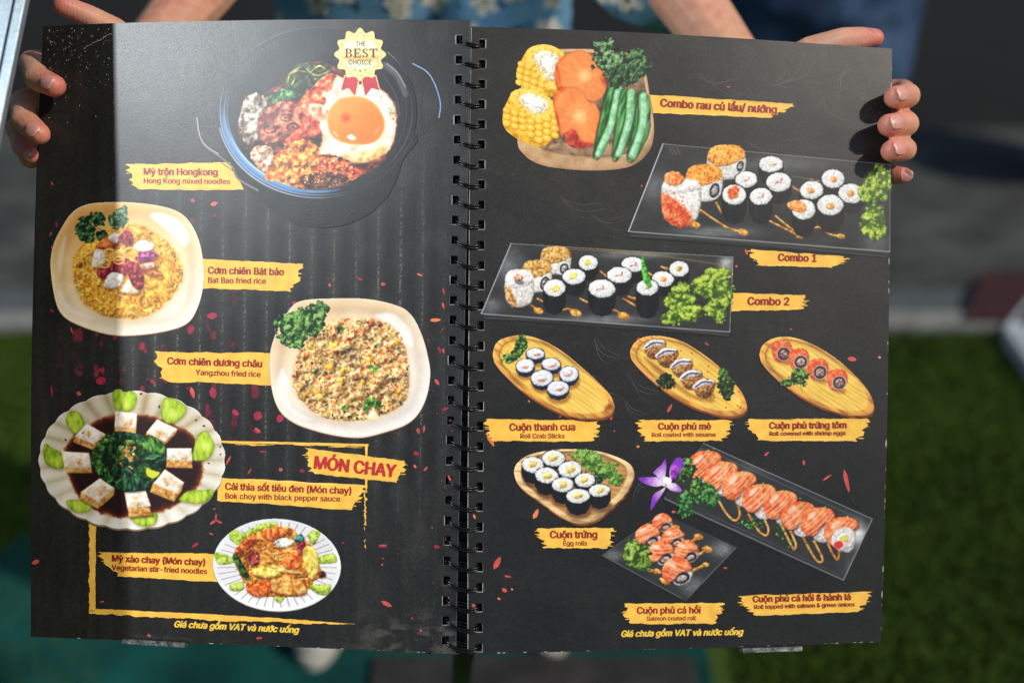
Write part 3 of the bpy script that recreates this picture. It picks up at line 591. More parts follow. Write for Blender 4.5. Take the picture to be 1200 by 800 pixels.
def dish_noodles():
    c = Print(246, 604, 404, 720); t = T(3.478, 230, 500)
    cx, cy, rx, ry = 325, 661, 75, 54
    c.ell(cx, cy + 1.5, rx, ry, .05, (140, 134, 130))
    def pc(X, Y, D):
        a = np.arctan2((Y - cy) / ry, (X - cx) / rx); ph = (a / (2 * np.pi) * 44) % 1
        r = np.hypot((X - cx) / rx, (Y - cy) / ry); ln = np.exp(-((ph - .5) / (.055 / np.maximum(r, .3))) ** 2) * (r < .93)
        k = pal_at([(206, 202, 204), (232, 230, 230), (246, 245, 244)], .5 + .35 * (Y - cy) / ry + .3 * (fbm(X / 20, Y / 20, 130) - .5))
        k = k * (1 - .6 * ln[..., None]) + np.array([92, 56, 50]) * .6 * ln[..., None]
        return np.clip(k + 18 * np.exp(-np.maximum(D, 0) / 1.2)[..., None], 0, 255)
    c.ell(cx, cy, rx, ry, .05, pc)
    lim = [(130, 156, 50), (176, 198, 78), (214, 224, 130)]
    for i, pts in enumerate([((135, 440), (160, 418), (195, 440), (200, 475), (160, 475)), ((80, 510), (130, 520), (155, 550), (100, 560), (80, 540)), ((140, 640), (190, 630), (195, 660), (150, 668)), ((320, 690), (340, 676), (362, 690), (345, 716), (325, 708)), ((440, 630), (500, 640), (550, 640), (540, 680), (500, 680)), ((500, 530), (560, 515), (572, 550), (505, 555)), ((455, 440), (480, 422), (508, 430), (480, 480)), ((190, 440), (250, 400), (320, 385), (330, 405), (250, 430), (200, 455))]):
        c.poly(t(*pts), tex(lim, 3, 131 + i, 26, .25, 1.2))
    body = t((160, 520), (180, 470), (240, 430), (300, 408), (380, 410), (430, 450), (480, 490), (500, 560), (520, 600), (480, 630), (440, 680), (380, 690), (300, 690), (230, 680), (200, 640), (170, 570))
    c.poly(body, tex([(126, 62, 18), (186, 116, 44), (226, 170, 86)], 3, 140, 50), rag=2)
    r = random.Random(141)
    for _ in range(120):
        x, y = r.gauss(340, 75), r.gauss(560, 62); a = r.uniform(-.6, .9)
        if ((x - 340) / 165) ** 2 + ((y - 555) / 135) ** 2 > .9: continue
        L = r.uniform(25, 60)
        c.line(t((x - L * math.cos(a), y - L * .7 * math.sin(a)), (x, y + r.uniform(-14, 14)), (x + L * math.cos(a + .4), y + L * .7 * math.sin(a + .4))), r.uniform(1.2, 3.4), r.choice([(236, 192, 104), (222, 164, 72), (246, 214, 146), (190, 112, 46), (214, 140, 60), (150, 80, 34)]), op=.85, taper=True)
    for i, (pts, pal) in enumerate([(((270, 440), (300, 410), (370, 415), (350, 450), (300, 460)), [(176, 70, 20), (220, 112, 44), (240, 160, 96)]), (((350, 540), (390, 512), (435, 525), (420, 570), (370, 575)), [(190, 76, 24), (228, 120, 50), (242, 164, 100)]), (((155, 515), (190, 475), (240, 445), (255, 460), (200, 500)), [(150, 50, 20), (196, 90, 44), (226, 150, 90)]),
            (((205, 660), (240, 640), (300, 620), (305, 670), (250, 690)), [(176, 60, 20), (214, 100, 40), (232, 150, 90)]), (((310, 620), (360, 600), (440, 640), (440, 682), (320, 672)), [(196, 120, 50), (226, 160, 84), (242, 196, 130)]), (((215, 530), (240, 500), (260, 520), (255, 560), (225, 560)), [(110, 30, 40), (160, 70, 70), (206, 130, 110)]),
            (((410, 500), (430, 460), (448, 475), (435, 515)), [(110, 20, 40), (160, 50, 70), (200, 110, 110)]), (((150, 530), (170, 520), (210, 590), (225, 620), (190, 605)), [(20, 40, 16), (50, 84, 30), (100, 140, 60)]), (((500, 590), (520, 585), (530, 605), (505, 612)), [(50, 20, 24), (80, 36, 36), (120, 60, 50)]), (((320, 465), (360, 450), (400, 465), (380, 485), (330, 490)), [(206, 196, 186), (236, 230, 222), (250, 246, 240)]),
            (((400, 450), (430, 435), (440, 460), (410, 470)), [(20, 70, 70), (50, 110, 110), (110, 160, 150)]), (((440, 490), (490, 500), (500, 580), (470, 620), (440, 560)), [(206, 166, 60), (232, 200, 96), (246, 226, 150)]), (((230, 580), (290, 570), (350, 600), (290, 615), (240, 600)), [(214, 176, 60), (238, 206, 100), (248, 228, 160)])]):
        c.poly(t(*[(x + 3, y + 7) for x, y in pts]), (90, 40, 14), f=1.2, op=.5); c.poly(t(*pts), tex(pal, 3, 150 + i, 36, .2, 1), rag=.6)
    c.shade(body, 10, .26, 160)
    c.splats([t((r.gauss(325, 28), r.gauss(510, 30)))[0] for _ in range(80)], .8, [(120, 70, 30), (190, 130, 70), (80, 44, 24), (230, 190, 130)], 9)
    return c
def dish_veggies():
    c = Print(584, 42, 774, 206); t = T(4.446, 560, 30)
    bp = [(150, 108, 74), (186, 146, 108), (208, 172, 134)]
    ctr = t((560, 430))[0]
    outer = t((225, 330), (210, 220), (300, 140), (440, 122), (640, 125), (800, 150), (870, 230), (895, 350), (915, 470), (918, 570), (890, 660), (800, 735), (640, 757), (460, 750), (320, 725), (235, 670), (205, 590))
    c.poly(outer, tex([(156, 118, 86), (186, 150, 116), (204, 168, 134)], 14, 201, 4, con=1.0))
    inner = t((235, 330), (225, 230), (310, 155), (440, 134), (640, 138), (790, 160), (858, 240), (885, 360), (902, 470), (905, 540), (870, 620), (780, 672), (640, 686), (460, 676), (320, 640), (240, 590), (215, 550))
    c.poly(inner, tex([(84, 68, 54), (118, 96, 76), (146, 120, 96)], 8, 202, 10))
    n = len(sm(inner)); si = sm(inner)
    c.line(list(si) + [si[0]], 2.0, (204, 168, 134), s=False)
    c.poly(t((330, 640), (560, 600), (780, 640), (700, 684), (500, 680)), tex([(120, 96, 74), (150, 124, 98), (168, 140, 112)], 8, 203, 6), f=2)
    # corn
    def corn(top, sidep, ctrp, rows, seed):
        c.poly(sidep, tex([(196, 136, 26), (228, 172, 52), (244, 196, 84)], 5, seed, 20), f=.6)
        for (x, y, a, s_) in rows:
            c.ell(x + .5, y + .8, s_ * 1.1, s_ * .85, a, (176, 116, 22), op=.75)
            c.ell(x, y, s_, s_ * .74, a, (238, 184, 66), f=.6); c.ell(x - .6, y - .7, s_ * .5, s_ * .32, a, (250, 216, 126), f=.7, op=.85)
        c.poly(top, tex([(220, 164, 52), (238, 196, 92), (246, 216, 140)], 3, seed + 1, 40, .2, 2), f=.7)
        p = np.array(sm(top)); k = p.mean(0)
        for q in p[::2]: c.ell(q[0] + (k[0] - q[0]) * .08, q[1] + (k[1] - q[1]) * .08, 2.6, 2.2, 0, (246, 204, 96), f=.7); 
        ip = k + (p - k) * .66 + np.array([1.5, 0]); c.poly(ip, tex([(190, 164, 120), (230, 214, 190), (250, 246, 240)], 2, seed + 2, 60), s=False, rag=1.4)
        c.poly(k + (p - k) * .36 + np.array([3, 0]), tex([(226, 216, 206), (248, 244, 240), (255, 255, 255)], 3, seed + 3, 30), s=False, rag=1.5, f=1)
    side1 = t((200, 240), (225, 180), (265, 120), (330, 98), (400, 110), (455, 155), (440, 240), (430, 330), (390, 372), (300, 345), (215, 300))
    rows = [t((225 + 38 * i - 4 * j, 200 + 26 * i * .55 + 32 * j))[0] + (.45, 4.4) for i in range(5) for j in range(4) if 200 + 26 * i * .55 + 32 * j < 350]
    corn(t((262, 125), (330, 100), (400, 112), (448, 155), (430, 240), (410, 330), (360, 320), (300, 240), (255, 180)), side1, None, rows, 204)
    side2 = t((130, 450), (150, 400), (180, 350), (240, 328), (320, 340), (390, 400), (420, 480), (410, 560), (350, 630), (290, 628), (200, 590), (135, 530))
    rows = [t((150 + 42 * i, 440 + 34 * j + 17 * i - (3 * i * i)))[0] + (.35, 4.7) for i in range(7) for j in range(5) if 440 + 34 * j + 17 * i - 3 * i * i < 520 + 20 * i and 150 + 42 * i < 412]
    corn(t((175, 350), (230, 328), (310, 340), (385, 390), (400, 440), (360, 480), (290, 480), (220, 430), (180, 390)), side2, None, rows, 214)
    # carrots
    def carrot(face, side, seed):
        k = np.mean(np.array(face), 0)
        c.poly(side, tex([(176, 66, 24), (206, 90, 40), (222, 112, 60)], 5, seed, 14), f=.7)
        def fc(X, Y, D):
            r = np.hypot(X - k[0], (Y - k[1]) * 1.0); a = np.arctan2(Y - k[1], X - k[0])
            n = fbm(a * 9, r / 7, seed); v = .45 + (n - .5) * .5 + .5 * np.exp(-(r / 9) ** 2) - .1 * np.exp(-((r - 10) / 2) ** 2)
            return pal_at([(214, 104, 52), (238, 142, 84), (246, 184, 128)], v) * (1 - .12 * np.exp(-np.maximum(D, 0) / 1.5))[..., None]
        c.poly(face, fc, f=.7)
        r = random.Random(seed)
        for _ in range(70): 
            a = r.uniform(0, 6.3); q = abs(r.gauss(0, 8)); c.ell(k[0] + q * math.cos(a), k[1] + q * math.sin(a), .6, .5, 0, (250, 206, 140), op=.6)
    carrot(t((415, 200), (470, 150), (540, 130), (600, 165), (620, 200), (650, 240), (640, 280), (668, 330), (640, 380), (580, 392), (520, 330), (440, 320), (430, 260)), t((410, 200), (460, 150), (540, 132), (620, 190), (670, 330), (580, 395), (430, 345), (400, 270)), 221)
    carrot(t((400, 380), (480, 325), (540, 340), (580, 395), (615, 410), (635, 470), (620, 540), (600, 620), (540, 600), (500, 540), (440, 560), (420, 480)), t((392, 380), (480, 325), (570, 390), (637, 460), (625, 560), (590, 625), (520, 640), (470, 620), (455, 570), (430, 565)), 222)
    c.poly(t((455, 570), (500, 545), (540, 600), (600, 615), (570, 638), (510, 640), (470, 615)), tex([(140, 40, 30), (176, 66, 50), (196, 90, 70)], 4, 223, 10), f=1)
    # okra
    for i, (pts, hl) in enumerate([(((670, 340), (710, 315), (740, 325), (735, 420), (700, 560), (640, 685), (615, 690), (605, 660), (640, 480)), ((735, 330), (700, 500), (630, 670))), (((750, 340), (790, 340), (822, 350), (820, 450), (790, 590), (735, 695), (710, 698), (705, 650), (725, 480)), ((800, 350), (790, 500), (735, 670))), (((840, 350), (870, 345), (893, 380), (900, 470), (880, 590), (820, 700), (790, 705), (782, 670), (810, 530), (828, 430)), ((862, 370), (860, 520), (805, 680)))]):
        c.poly(t(*[(x - 6, y + 6) for x, y in pts]), (24, 26, 20), f=1.2, op=.6)
        c.poly(t(*pts), tex([(44, 88, 42), (78, 138, 76), (110, 170, 108)], 4, 231 + i, 8, .3, 1.5, ani=4, rot=1.9))
        c.line(t(*hl), 8, tex([(130, 186, 140), (160, 212, 168), (190, 230, 198)], 4, 235 + i, 6), f=1.6, op=.85); c.line(t(*[(x - 28, y) for x, y in hl]), 1.6, (36, 70, 30), op=.8)
        ex, ey = t(pts[6] if i == 0 else pts[6])[0]; c.ell(ex, ey, 2.2, 1.8, 0, (120, 130, 70), f=.7)
    c.parsley(*t((690, 165))[0], 27, 22, .3, [(14, 34, 18), (34, 66, 36), (70, 112, 66), (118, 160, 106), (160, 196, 146)], 241, 1.9)
    c.parsley(*t((820, 215))[0], 20, 22, .6, DGREEN, 242, 1.8); c.parsley(*t((745, 265))[0], 20, 15, .1, DGREEN, 243, 1.8)
    for q in [((790, 290), (830, 230), (850, 200)), ((700, 250), (720, 200), (700, 160)), ((760, 250), (800, 190), (850, 180))]: c.line(t(*q), 1.2, (150, 176, 110), taper=True, op=.8)
    return c

def dish_combo_one():
    c = Print(732, 164, 1047, 306); t = T(3.529, 720, 150)
    q = t((200, 66), (1140, 152), (1138, 512), (57, 428))
    dark_plate(c, q, [((150, 150, 150), 1.0), ((130, 130, 130), 1.0), ((176, 176, 176), 1.2), ((196, 196, 198), 1.8)], [(t((170, 250))[0], (26, 22), 46), (t((420, 430))[0], (60, 8), 60), (t((700, 150))[0], (70, 12), 40), (t((1080, 480))[0], (20, 16), 40)], 301, thick=7)
    c.line(t((60, 445), (500, 470), (1135, 535)), 1.0, (96, 96, 96), op=.8); c.line(t((730, 200), (1000, 245)), 1.4, (120, 104, 80), op=.7)
    for x in (225, 240, 255): c.line(t((x, 80), (x + 18, 110)), 1.0, (160, 140, 90), op=.6)
    for pts, b in [(((355, 340), (420, 385), (470, 415), (530, 432)), 6), (((420, 310), (440, 350)), 0), (((640, 385), (700, 415), (765, 448)), 5), (((665, 365), (720, 410), (770, 440)), 0), (((790, 440), (840, 410), (890, 440), (935, 448)), 5), (((730, 240), (765, 265)), 0), (((810, 215), (840, 225)), 3), (((280, 400), (330, 400)), 7)]: sauce(c, t(*pts), 2.4, b)
    orange = [(196, 104, 24), (232, 152, 60), (246, 192, 112)]
    uramaki(c, *t((462, 128))[0], 22, 15, 24, orange, 302, (16, 9, 5, 8)); uramaki(c, *t((370, 210))[0], 21, 15, 26, orange, 303, (12, 14, 7, 11))
    uramaki(c, *t((275, 250))[0], 22.5, 10, 42, [(206, 196, 186), (232, 226, 220), (250, 248, 244)], 304)
    c.poly(t((198, 270), (240, 290), (290, 330), (320, 380), (280, 412), (215, 385), (198, 340)), tex([(186, 62, 30), (218, 98, 54), (236, 150, 110)], 3, 305, 20), rag=2.5, f=1.6)
    c.splats(inpoly(t((230, 270), (300, 290), (330, 360), (280, 400)), 50, 305), .7, [(214, 84, 40), (232, 120, 70)], 5)
    c.ell(*t((245, 210))[0], 12, 8.5, .1, tex([(216, 110, 40), (238, 150, 84), (248, 190, 140)], 2, 306, 40, .2), rag=1)
    nx = [(645, 150, 52, 37, CRAB), (545, 215, 50, 39, CRAB), (677, 225, 55, 42, lshape()), (495, 278, 54, 46, SALM), (605, 283, 50, 38, lshape())]
    for i, (x, y, a, b, f) in enumerate(nx): maki(c, *t((x, y))[0], a / 3.529, b / 3.529, 24 if i > 2 else 16, f, 310 + i)
    c.poly(t((465, 260), (500, 238), (515, 262), (480, 300)), tex([(190, 70, 30), (226, 116, 60), (240, 160, 110)], 2, 320, 40), rag=.8)
    for i, (x, y, a, b) in enumerate([(903, 210, 54, 41), (977, 270, 54, 42), (815, 258, 53, 42), (893, 320, 56, 45), (780, 338, 52, 46)]): maki(c, *t((x, y))[0], a / 3.529, b / 3.529, 22 if i > 2 else 14, SALM, 330 + i)
    c.poly(t((715, 310), (760, 300), (795, 325), (770, 352), (725, 338)), tex([(206, 100, 36), (236, 146, 76), (246, 186, 130)], 2, 340, 40), rag=1)
    c.parsley(*t((1075, 240))[0], 19, 26, 0, LIME, 341, 2.0); c.parsley(*t((1072, 370))[0], 17, 26, 0, LIME, 342, 2.0); c.parsley(*t((1110, 200))[0], 8, 12, 0, LIME, 343, 1.8)
    return c

def dish_combo_two():
    c = Print(558, 280, 868, 398); t = T(3.75, 560, 270)
    q = t((145, 57), (1120, 117), (1106, 446), (14, 366))
    dark_plate(c, q, [((150, 148, 140), 1.0), ((170, 170, 170), 1.0), ((170, 170, 170), 1.2), ((196, 196, 198), 1.4)], [(t((130, 150))[0], (24, 26), 50), (t((700, 105))[0], (60, 7), 66), (t((1090, 150))[0], (12, 14), 110), (t((560, 390))[0], (70, 7), 60), (t((60, 330))[0], (18, 12), 50)], 401, thick=6)
    c.line(t((340, 80), (700, 100), (1060, 150)), 1.6, (150, 120, 60), op=.6, f=.8); c.line(t((30, 385), (600, 405), (1100, 460)), .8, (110, 110, 110), op=.8)
    for pts, b in [(((235, 330), (265, 352)), 6), (((262, 300), (310, 325)), 0), (((370, 350), (400, 345), (430, 362)), 7), (((450, 300), (500, 325)), 0), (((560, 355), (600, 350), (640, 375)), 7), (((640, 300), (700, 335)), 0), (((540, 180), (570, 205)), 0), (((720, 170), (770, 200)), 0), (((806, 160), (830, 168)), 3), (((660, 290), (690, 300)), 3)]: sauce(c, t(*pts), 2.4, b)
    ses = [(150, 96, 38), (206, 158, 84), (236, 204, 140)]
    uramaki(c, *t((342, 120))[0], 17.5, 12, 19, ses, 402, (10, 13, 6.5, 8)); uramaki(c, *t((260, 180))[0], 17, 12, 24, ses, 403, (9, 14, 6.5, 10))
    uramaki(c, *t((182, 225))[0], 16.5, 13, 29, [(206, 196, 188), (232, 226, 220), (250, 248, 246)], 404)
    c.poly(t((118, 245), (145, 260), (170, 320), (150, 335), (125, 300)), tex([(140, 84, 40), (186, 130, 76), (216, 176, 126)], 1.6, 405, 50), rag=2, f=1.2)
    c.poly(t((155, 205), (180, 192), (200, 210), (180, 225)), tex([(176, 90, 60), (214, 150, 120), (240, 214, 196)], 2, 406, 40), rag=1); c.ell(*t((182, 228))[0], 6, 3, .2, (90, 86, 84), rag=1, op=.7)
    for i, (x, y, a, b, h, f) in enumerate([(485, 143, 47, 37, 13, EGG), (685, 148, 53, 36, 14, lshape()), (885, 170, 49, 38, 14, SALM), (422, 203, 54, 38, 15, EGG), (620, 198, 56, 39, 16, lshape()), (812, 215, 54, 37, 12, SALM), (338, 253, 52, 40, 22, EGG), (545, 255, 61, 44, 23, lshape((220, 140, 120))), (743, 250, 53, 40, 28, CRAB)]):
        maki(c, *t((x, y))[0], a / 3.75, b / 3.75, h, f, 410 + i)
    c.poly(t((718, 120), (728, 122), (745, 180), (765, 245), (740, 245), (722, 200)), tex([(40, 110, 30), (80, 160, 60), (130, 200, 100)], 3, 430, 20)); c.ell(*t((890, 165))[0], 2, 1.6, 0, (90, 140, 60))
    c.parsley(*t((1035, 235))[0], 27, 21, .1, LIME, 431, 2.1); c.parsley(*t((880, 300))[0], 20, 17, -.7, LIME, 432, 2.1); c.parsley(*t((1055, 340))[0], 17, 17, .2, LIME, 433, 2.1); c.parsley(*t((930, 370))[0], 20, 11, .1, LIME, 434, 2.0); c.parsley(*t((850, 385))[0], 12, 9, .1, LIME, 435, 2.0)
    return c

def dish_crab_rolls():
    c = Print(574, 388, 724, 496); t = T(5, 560, 380)
    wood_plate(c, t((86, 180), (110, 105), (180, 72), (270, 63), (380, 92), (500, 160), (620, 258), (720, 350), (780, 418), (800, 478), (782, 520), (720, 545), (620, 550), (520, 530), (400, 478), (280, 400), (180, 315), (112, 240)), 501, .62)
    c.ell(*t((765, 485))[0], 5, 3, -.5, (120, 56, 20), f=2, op=.6)
    c.parsley(*t((255, 110))[0], 8, 12, .4, GREEN, 502, 1.5); c.parsley(*t((200, 180))[0], 14, 9, -.6, GREEN, 503, 1.5)
    for i, (x, y, a, b) in enumerate([(340, 172, 57, 36), (430, 232, 61, 40), (277, 240, 59, 42), (535, 290, 59, 48), (375, 312, 66, 48), (470, 375, 69, 48)]):
        px, py = t((x, y))[0]; c.ell(px + 1, py + 9, a / 5, b / 5, 0, (90, 50, 16), f=2, op=.5)
        maki(c, px, py, a / 5, b / 5, 6.2, [(0, 0, .5, .44, 0, (222, 168, 156)), (0, 0, .42, .35, 0, (236, 232, 236)), (.05, .2, .3, .1, -.3, (220, 130, 112))], 504 + i, nori=(20, 26, 44), rim=.7, rice=((190, 196, 214), (226, 228, 240), (244, 246, 252)))
    return c

def dish_sesame_rolls():
    c = Print(734, 389, 880, 494); t = T(3.636, 720, 380)
    wood_plate(c, t((66, 125), (85, 78), (130, 52), (200, 49), (290, 72), (380, 127), (460, 192), (530, 272), (560, 330), (555, 368), (510, 388), (440, 384), (350, 356), (240, 298), (150, 228), (92, 170)), 521, .6)
    r = random.Random(522)
    c.poly(t((130, 140), (200, 190), (330, 300), (420, 320), (400, 330), (310, 300), (180, 200)), (110, 60, 18), f=2.5, op=.6)
    for i, (x, y) in enumerate([(170, 105), (222, 140), (285, 185), (325, 235), (380, 272)]):
        pts = [(x - 48, y - 12), (x - 5, y - 42), (x + 44, y - 34), (x + 48, y - 5), (x + 20, y + 40), (x - 20, y + 38)]
        c.poly(t(*pts), tex([(110, 64, 30), (170, 116, 66), (206, 164, 112)], 1.7, 523 + i, 50, .3, 1.5), rag=.9)
        c.splats(inpoly(t(*pts), 60, 525 + i), .65, [(206, 160, 104), (226, 190, 140), (120, 70, 36), (40, 26, 18)], 6)
        c.poly(t((x - 30, y + 30), (x + 30, y + 44), (x + 44, y + 20), (x, y + 16)), (60, 34, 16), f=2, op=.45)
        c.poly(t((x - 46, y - 10), (x - 8, y - 40), (x + 42, y - 34), (x + 30, y - 16), (x - 10, y - 10), (x - 40, y + 4)), tex([(176, 170, 172), (222, 218, 218), (244, 242, 242)], 1.6, 530 + i, 30), rag=.7)
        c.line(t((x - 36, y - 6), (x - 4, y - 26), (x + 34, y - 26)), 1.6, (38, 38, 56), op=.85)
    c.parsley(*t((222, 240))[0], 12, 12, -.9, [(12, 26, 12), (26, 46, 18), (50, 74, 30), (96, 112, 50)], 540, 1.5); c.parsley(*t((472, 268))[0], 12, 15, .2, [(14, 34, 14), (30, 62, 24), (56, 98, 40), (90, 130, 60)], 541, 1.5); c.parsley(*t((462, 212))[0], 7, 7, .2, GREEN, 542, 1.3)
    for _ in range(46):
        x, y = r.uniform(240, 540), r.uniform(100, 370)
        if abs((y - 90) - (x - 240) * .62) < 60 or (x > 400 and y > 310): px, py = t((x, y))[0]; c.ell(px, py, .8, .55, r.uniform(0, 3), (30, 22, 16))
    return c

def dish_shrimp_rolls():
    c = Print(885, 390, 1028, 494); t = T(3.636, 720, 380)
    wood_plate(c, t((616, 132), (630, 87), (680, 57), (750, 53), (840, 82), (940, 142), (1030, 222), (1085, 292), (1102, 342), (1090, 376), (1040, 387), (960, 378), (860, 342), (760, 284), (680, 220), (632, 168)), 551, .6)
    for i, (x, y) in enumerate([(708, 112), (780, 146), (862, 190), (943, 234)]):
        c.ell(*t((x + 6, y + 42))[0], 10, 4, .4, (120, 66, 20), f=2, op=.55)
        c.poly(t((x - 42, y - 10), (x - 30, y - 36), (x + 20, y - 44), (x + 46, y - 22), (x + 44, y + 20), (x + 8, y + 48), (x - 26, y + 40)), tex([(196, 76, 40), (224, 106, 64), (238, 140, 100)], 2.4, 552 + i, 16, .2, 1.2), rag=.6)
        c.ell(*t((x + 12, y + 14))[0], 8, 8.5, .6, (186, 176, 172), rag=.4); c.ell(*t((x + 12, y + 14))[0], 7, 7.4, .6, (46, 40, 46), rag=.5)
        c.ell(*t((x + 12, y + 15))[0], 5.0, 5.2, .6, tex([(96, 60, 60), (150, 110, 104), (206, 190, 186)], 1.4, 556 + i, 40), rag=.5)
    c.parsley(*t((785, 225))[0], 12, 10, .2, GREEN, 560, 1.5); c.parsley(*t((735, 250))[0], 8, 5, .1, GREEN, 561, 1.4); c.line(t((785, 240), (800, 290)), 1, (120, 140, 50))
    return c

def dish_egg_rolls():
    c = Print(599, 522, 747, 620); t = T(5.217, 570, 510)
    wood_plate(c, t((168, 220), (190, 165), (260, 118), (380, 90), (520, 82), (680, 95), (800, 130), (880, 175), (903, 230), (885, 295), (840, 370), (760, 445), (680, 510), (600, 535), (520, 528), (430, 480), (330, 405), (240, 340), (185, 280)), 571, .1, rim=(222, 184, 136), base=((170, 118, 70), (190, 140, 90), (206, 158, 106)), inner=.885, thick=3.5, shift=(0, -1.5))
    c.parsley(*t((600, 150))[0], 20, 13, .2, [(52, 92, 30), (90, 138, 50), (136, 178, 80), (180, 212, 116)], 572, 1.6); c.parsley(*t((720, 200))[0], 17, 14, .5, [(52, 92, 30), (90, 138, 50), (136, 178, 80), (180, 212, 116)], 573, 1.6); c.parsley(*t((795, 265))[0], 10, 9, .5, [(52, 92, 30), (90, 138, 50), (136, 178, 80), (180, 212, 116)], 574, 1.5); c.parsley(*t((680, 260))[0], 8, 7, 0, DGREEN, 575, 1.4)
    for i, (x, y, a, b, h) in enumerate([(412, 140, 70, 50, 6), (285, 178, 72, 52, 14), (512, 210, 72, 53, 9), (370, 245, 75, 52, 15), (602, 275, 65, 48, 8), (467, 300, 72, 47, 15), (692, 335, 70, 42, 15), (560, 370, 77, 50, 15)]):
        px, py = t((x, y))[0]; c.ell(px + 1, py + h + 3, a / 5.2, b / 5.2, 0, (60, 34, 16), f=2, op=.5)
        maki(c, px, py, a / 5.217, b / 5.217, h, [(0, .02, .42, .4, -.4, (228, 196, 110)), (-.1, -.05, .2, .12, -.4, (244, 226, 160)), (.14, .12, .18, .1, -.4, (206, 164, 76))], 576 + i, rim=.6)
    return c

def salmon_piece(c, pts, seed, ang):
    c.poly([(x + 1.6, y + 1.4) for x, y in pts], (74, 30, 20), f=1.4, op=.55, solid=False)
    c.poly(pts, tex([(212, 92, 50), (234, 124, 76), (244, 160, 116)], 5, seed, 12, .18, 1.3), rag=.5)
    p = sm(pts); k = p.mean(0); r = random.Random(seed); ext = np.abs(p - k).max()
    keep = c.clip; w = c.win(p[:, 0].min(), p[:, 1].min(), p[:, 0].max(), p[:, 1].max())
    m = np.zeros(c.a.shape); m[w[0]] = (Print.sdist(p, w[1], w[2]) > .4); c.clip = m
    for i in range(-2, 3):
        o = i * 4.0 + r.uniform(-1.2, 1.2); nx, ny = -math.sin(ang), math.cos(ang)
        a = (k[0] + nx * o - math.cos(ang) * ext, k[1] + ny * o - math.sin(ang) * ext); b = (k[0] + nx * o + math.cos(ang) * ext, k[1] + ny * o + math.sin(ang) * ext)
        mid = ((a[0] + b[0]) / 2 + r.uniform(-1.5, 1.5) + nx * 1.6, (a[1] + b[1]) / 2 + ny * 1.6); c.line([a, mid, b], r.uniform(.7, 1.7), (250, 212, 186), op=.7, taper=True, f=.6)
    c.ell(k[0] - ext * .25, k[1] - ext * .3, ext * .3, ext * .14, ang, (255, 236, 220), f=1.2, op=.6); c.clip = keep

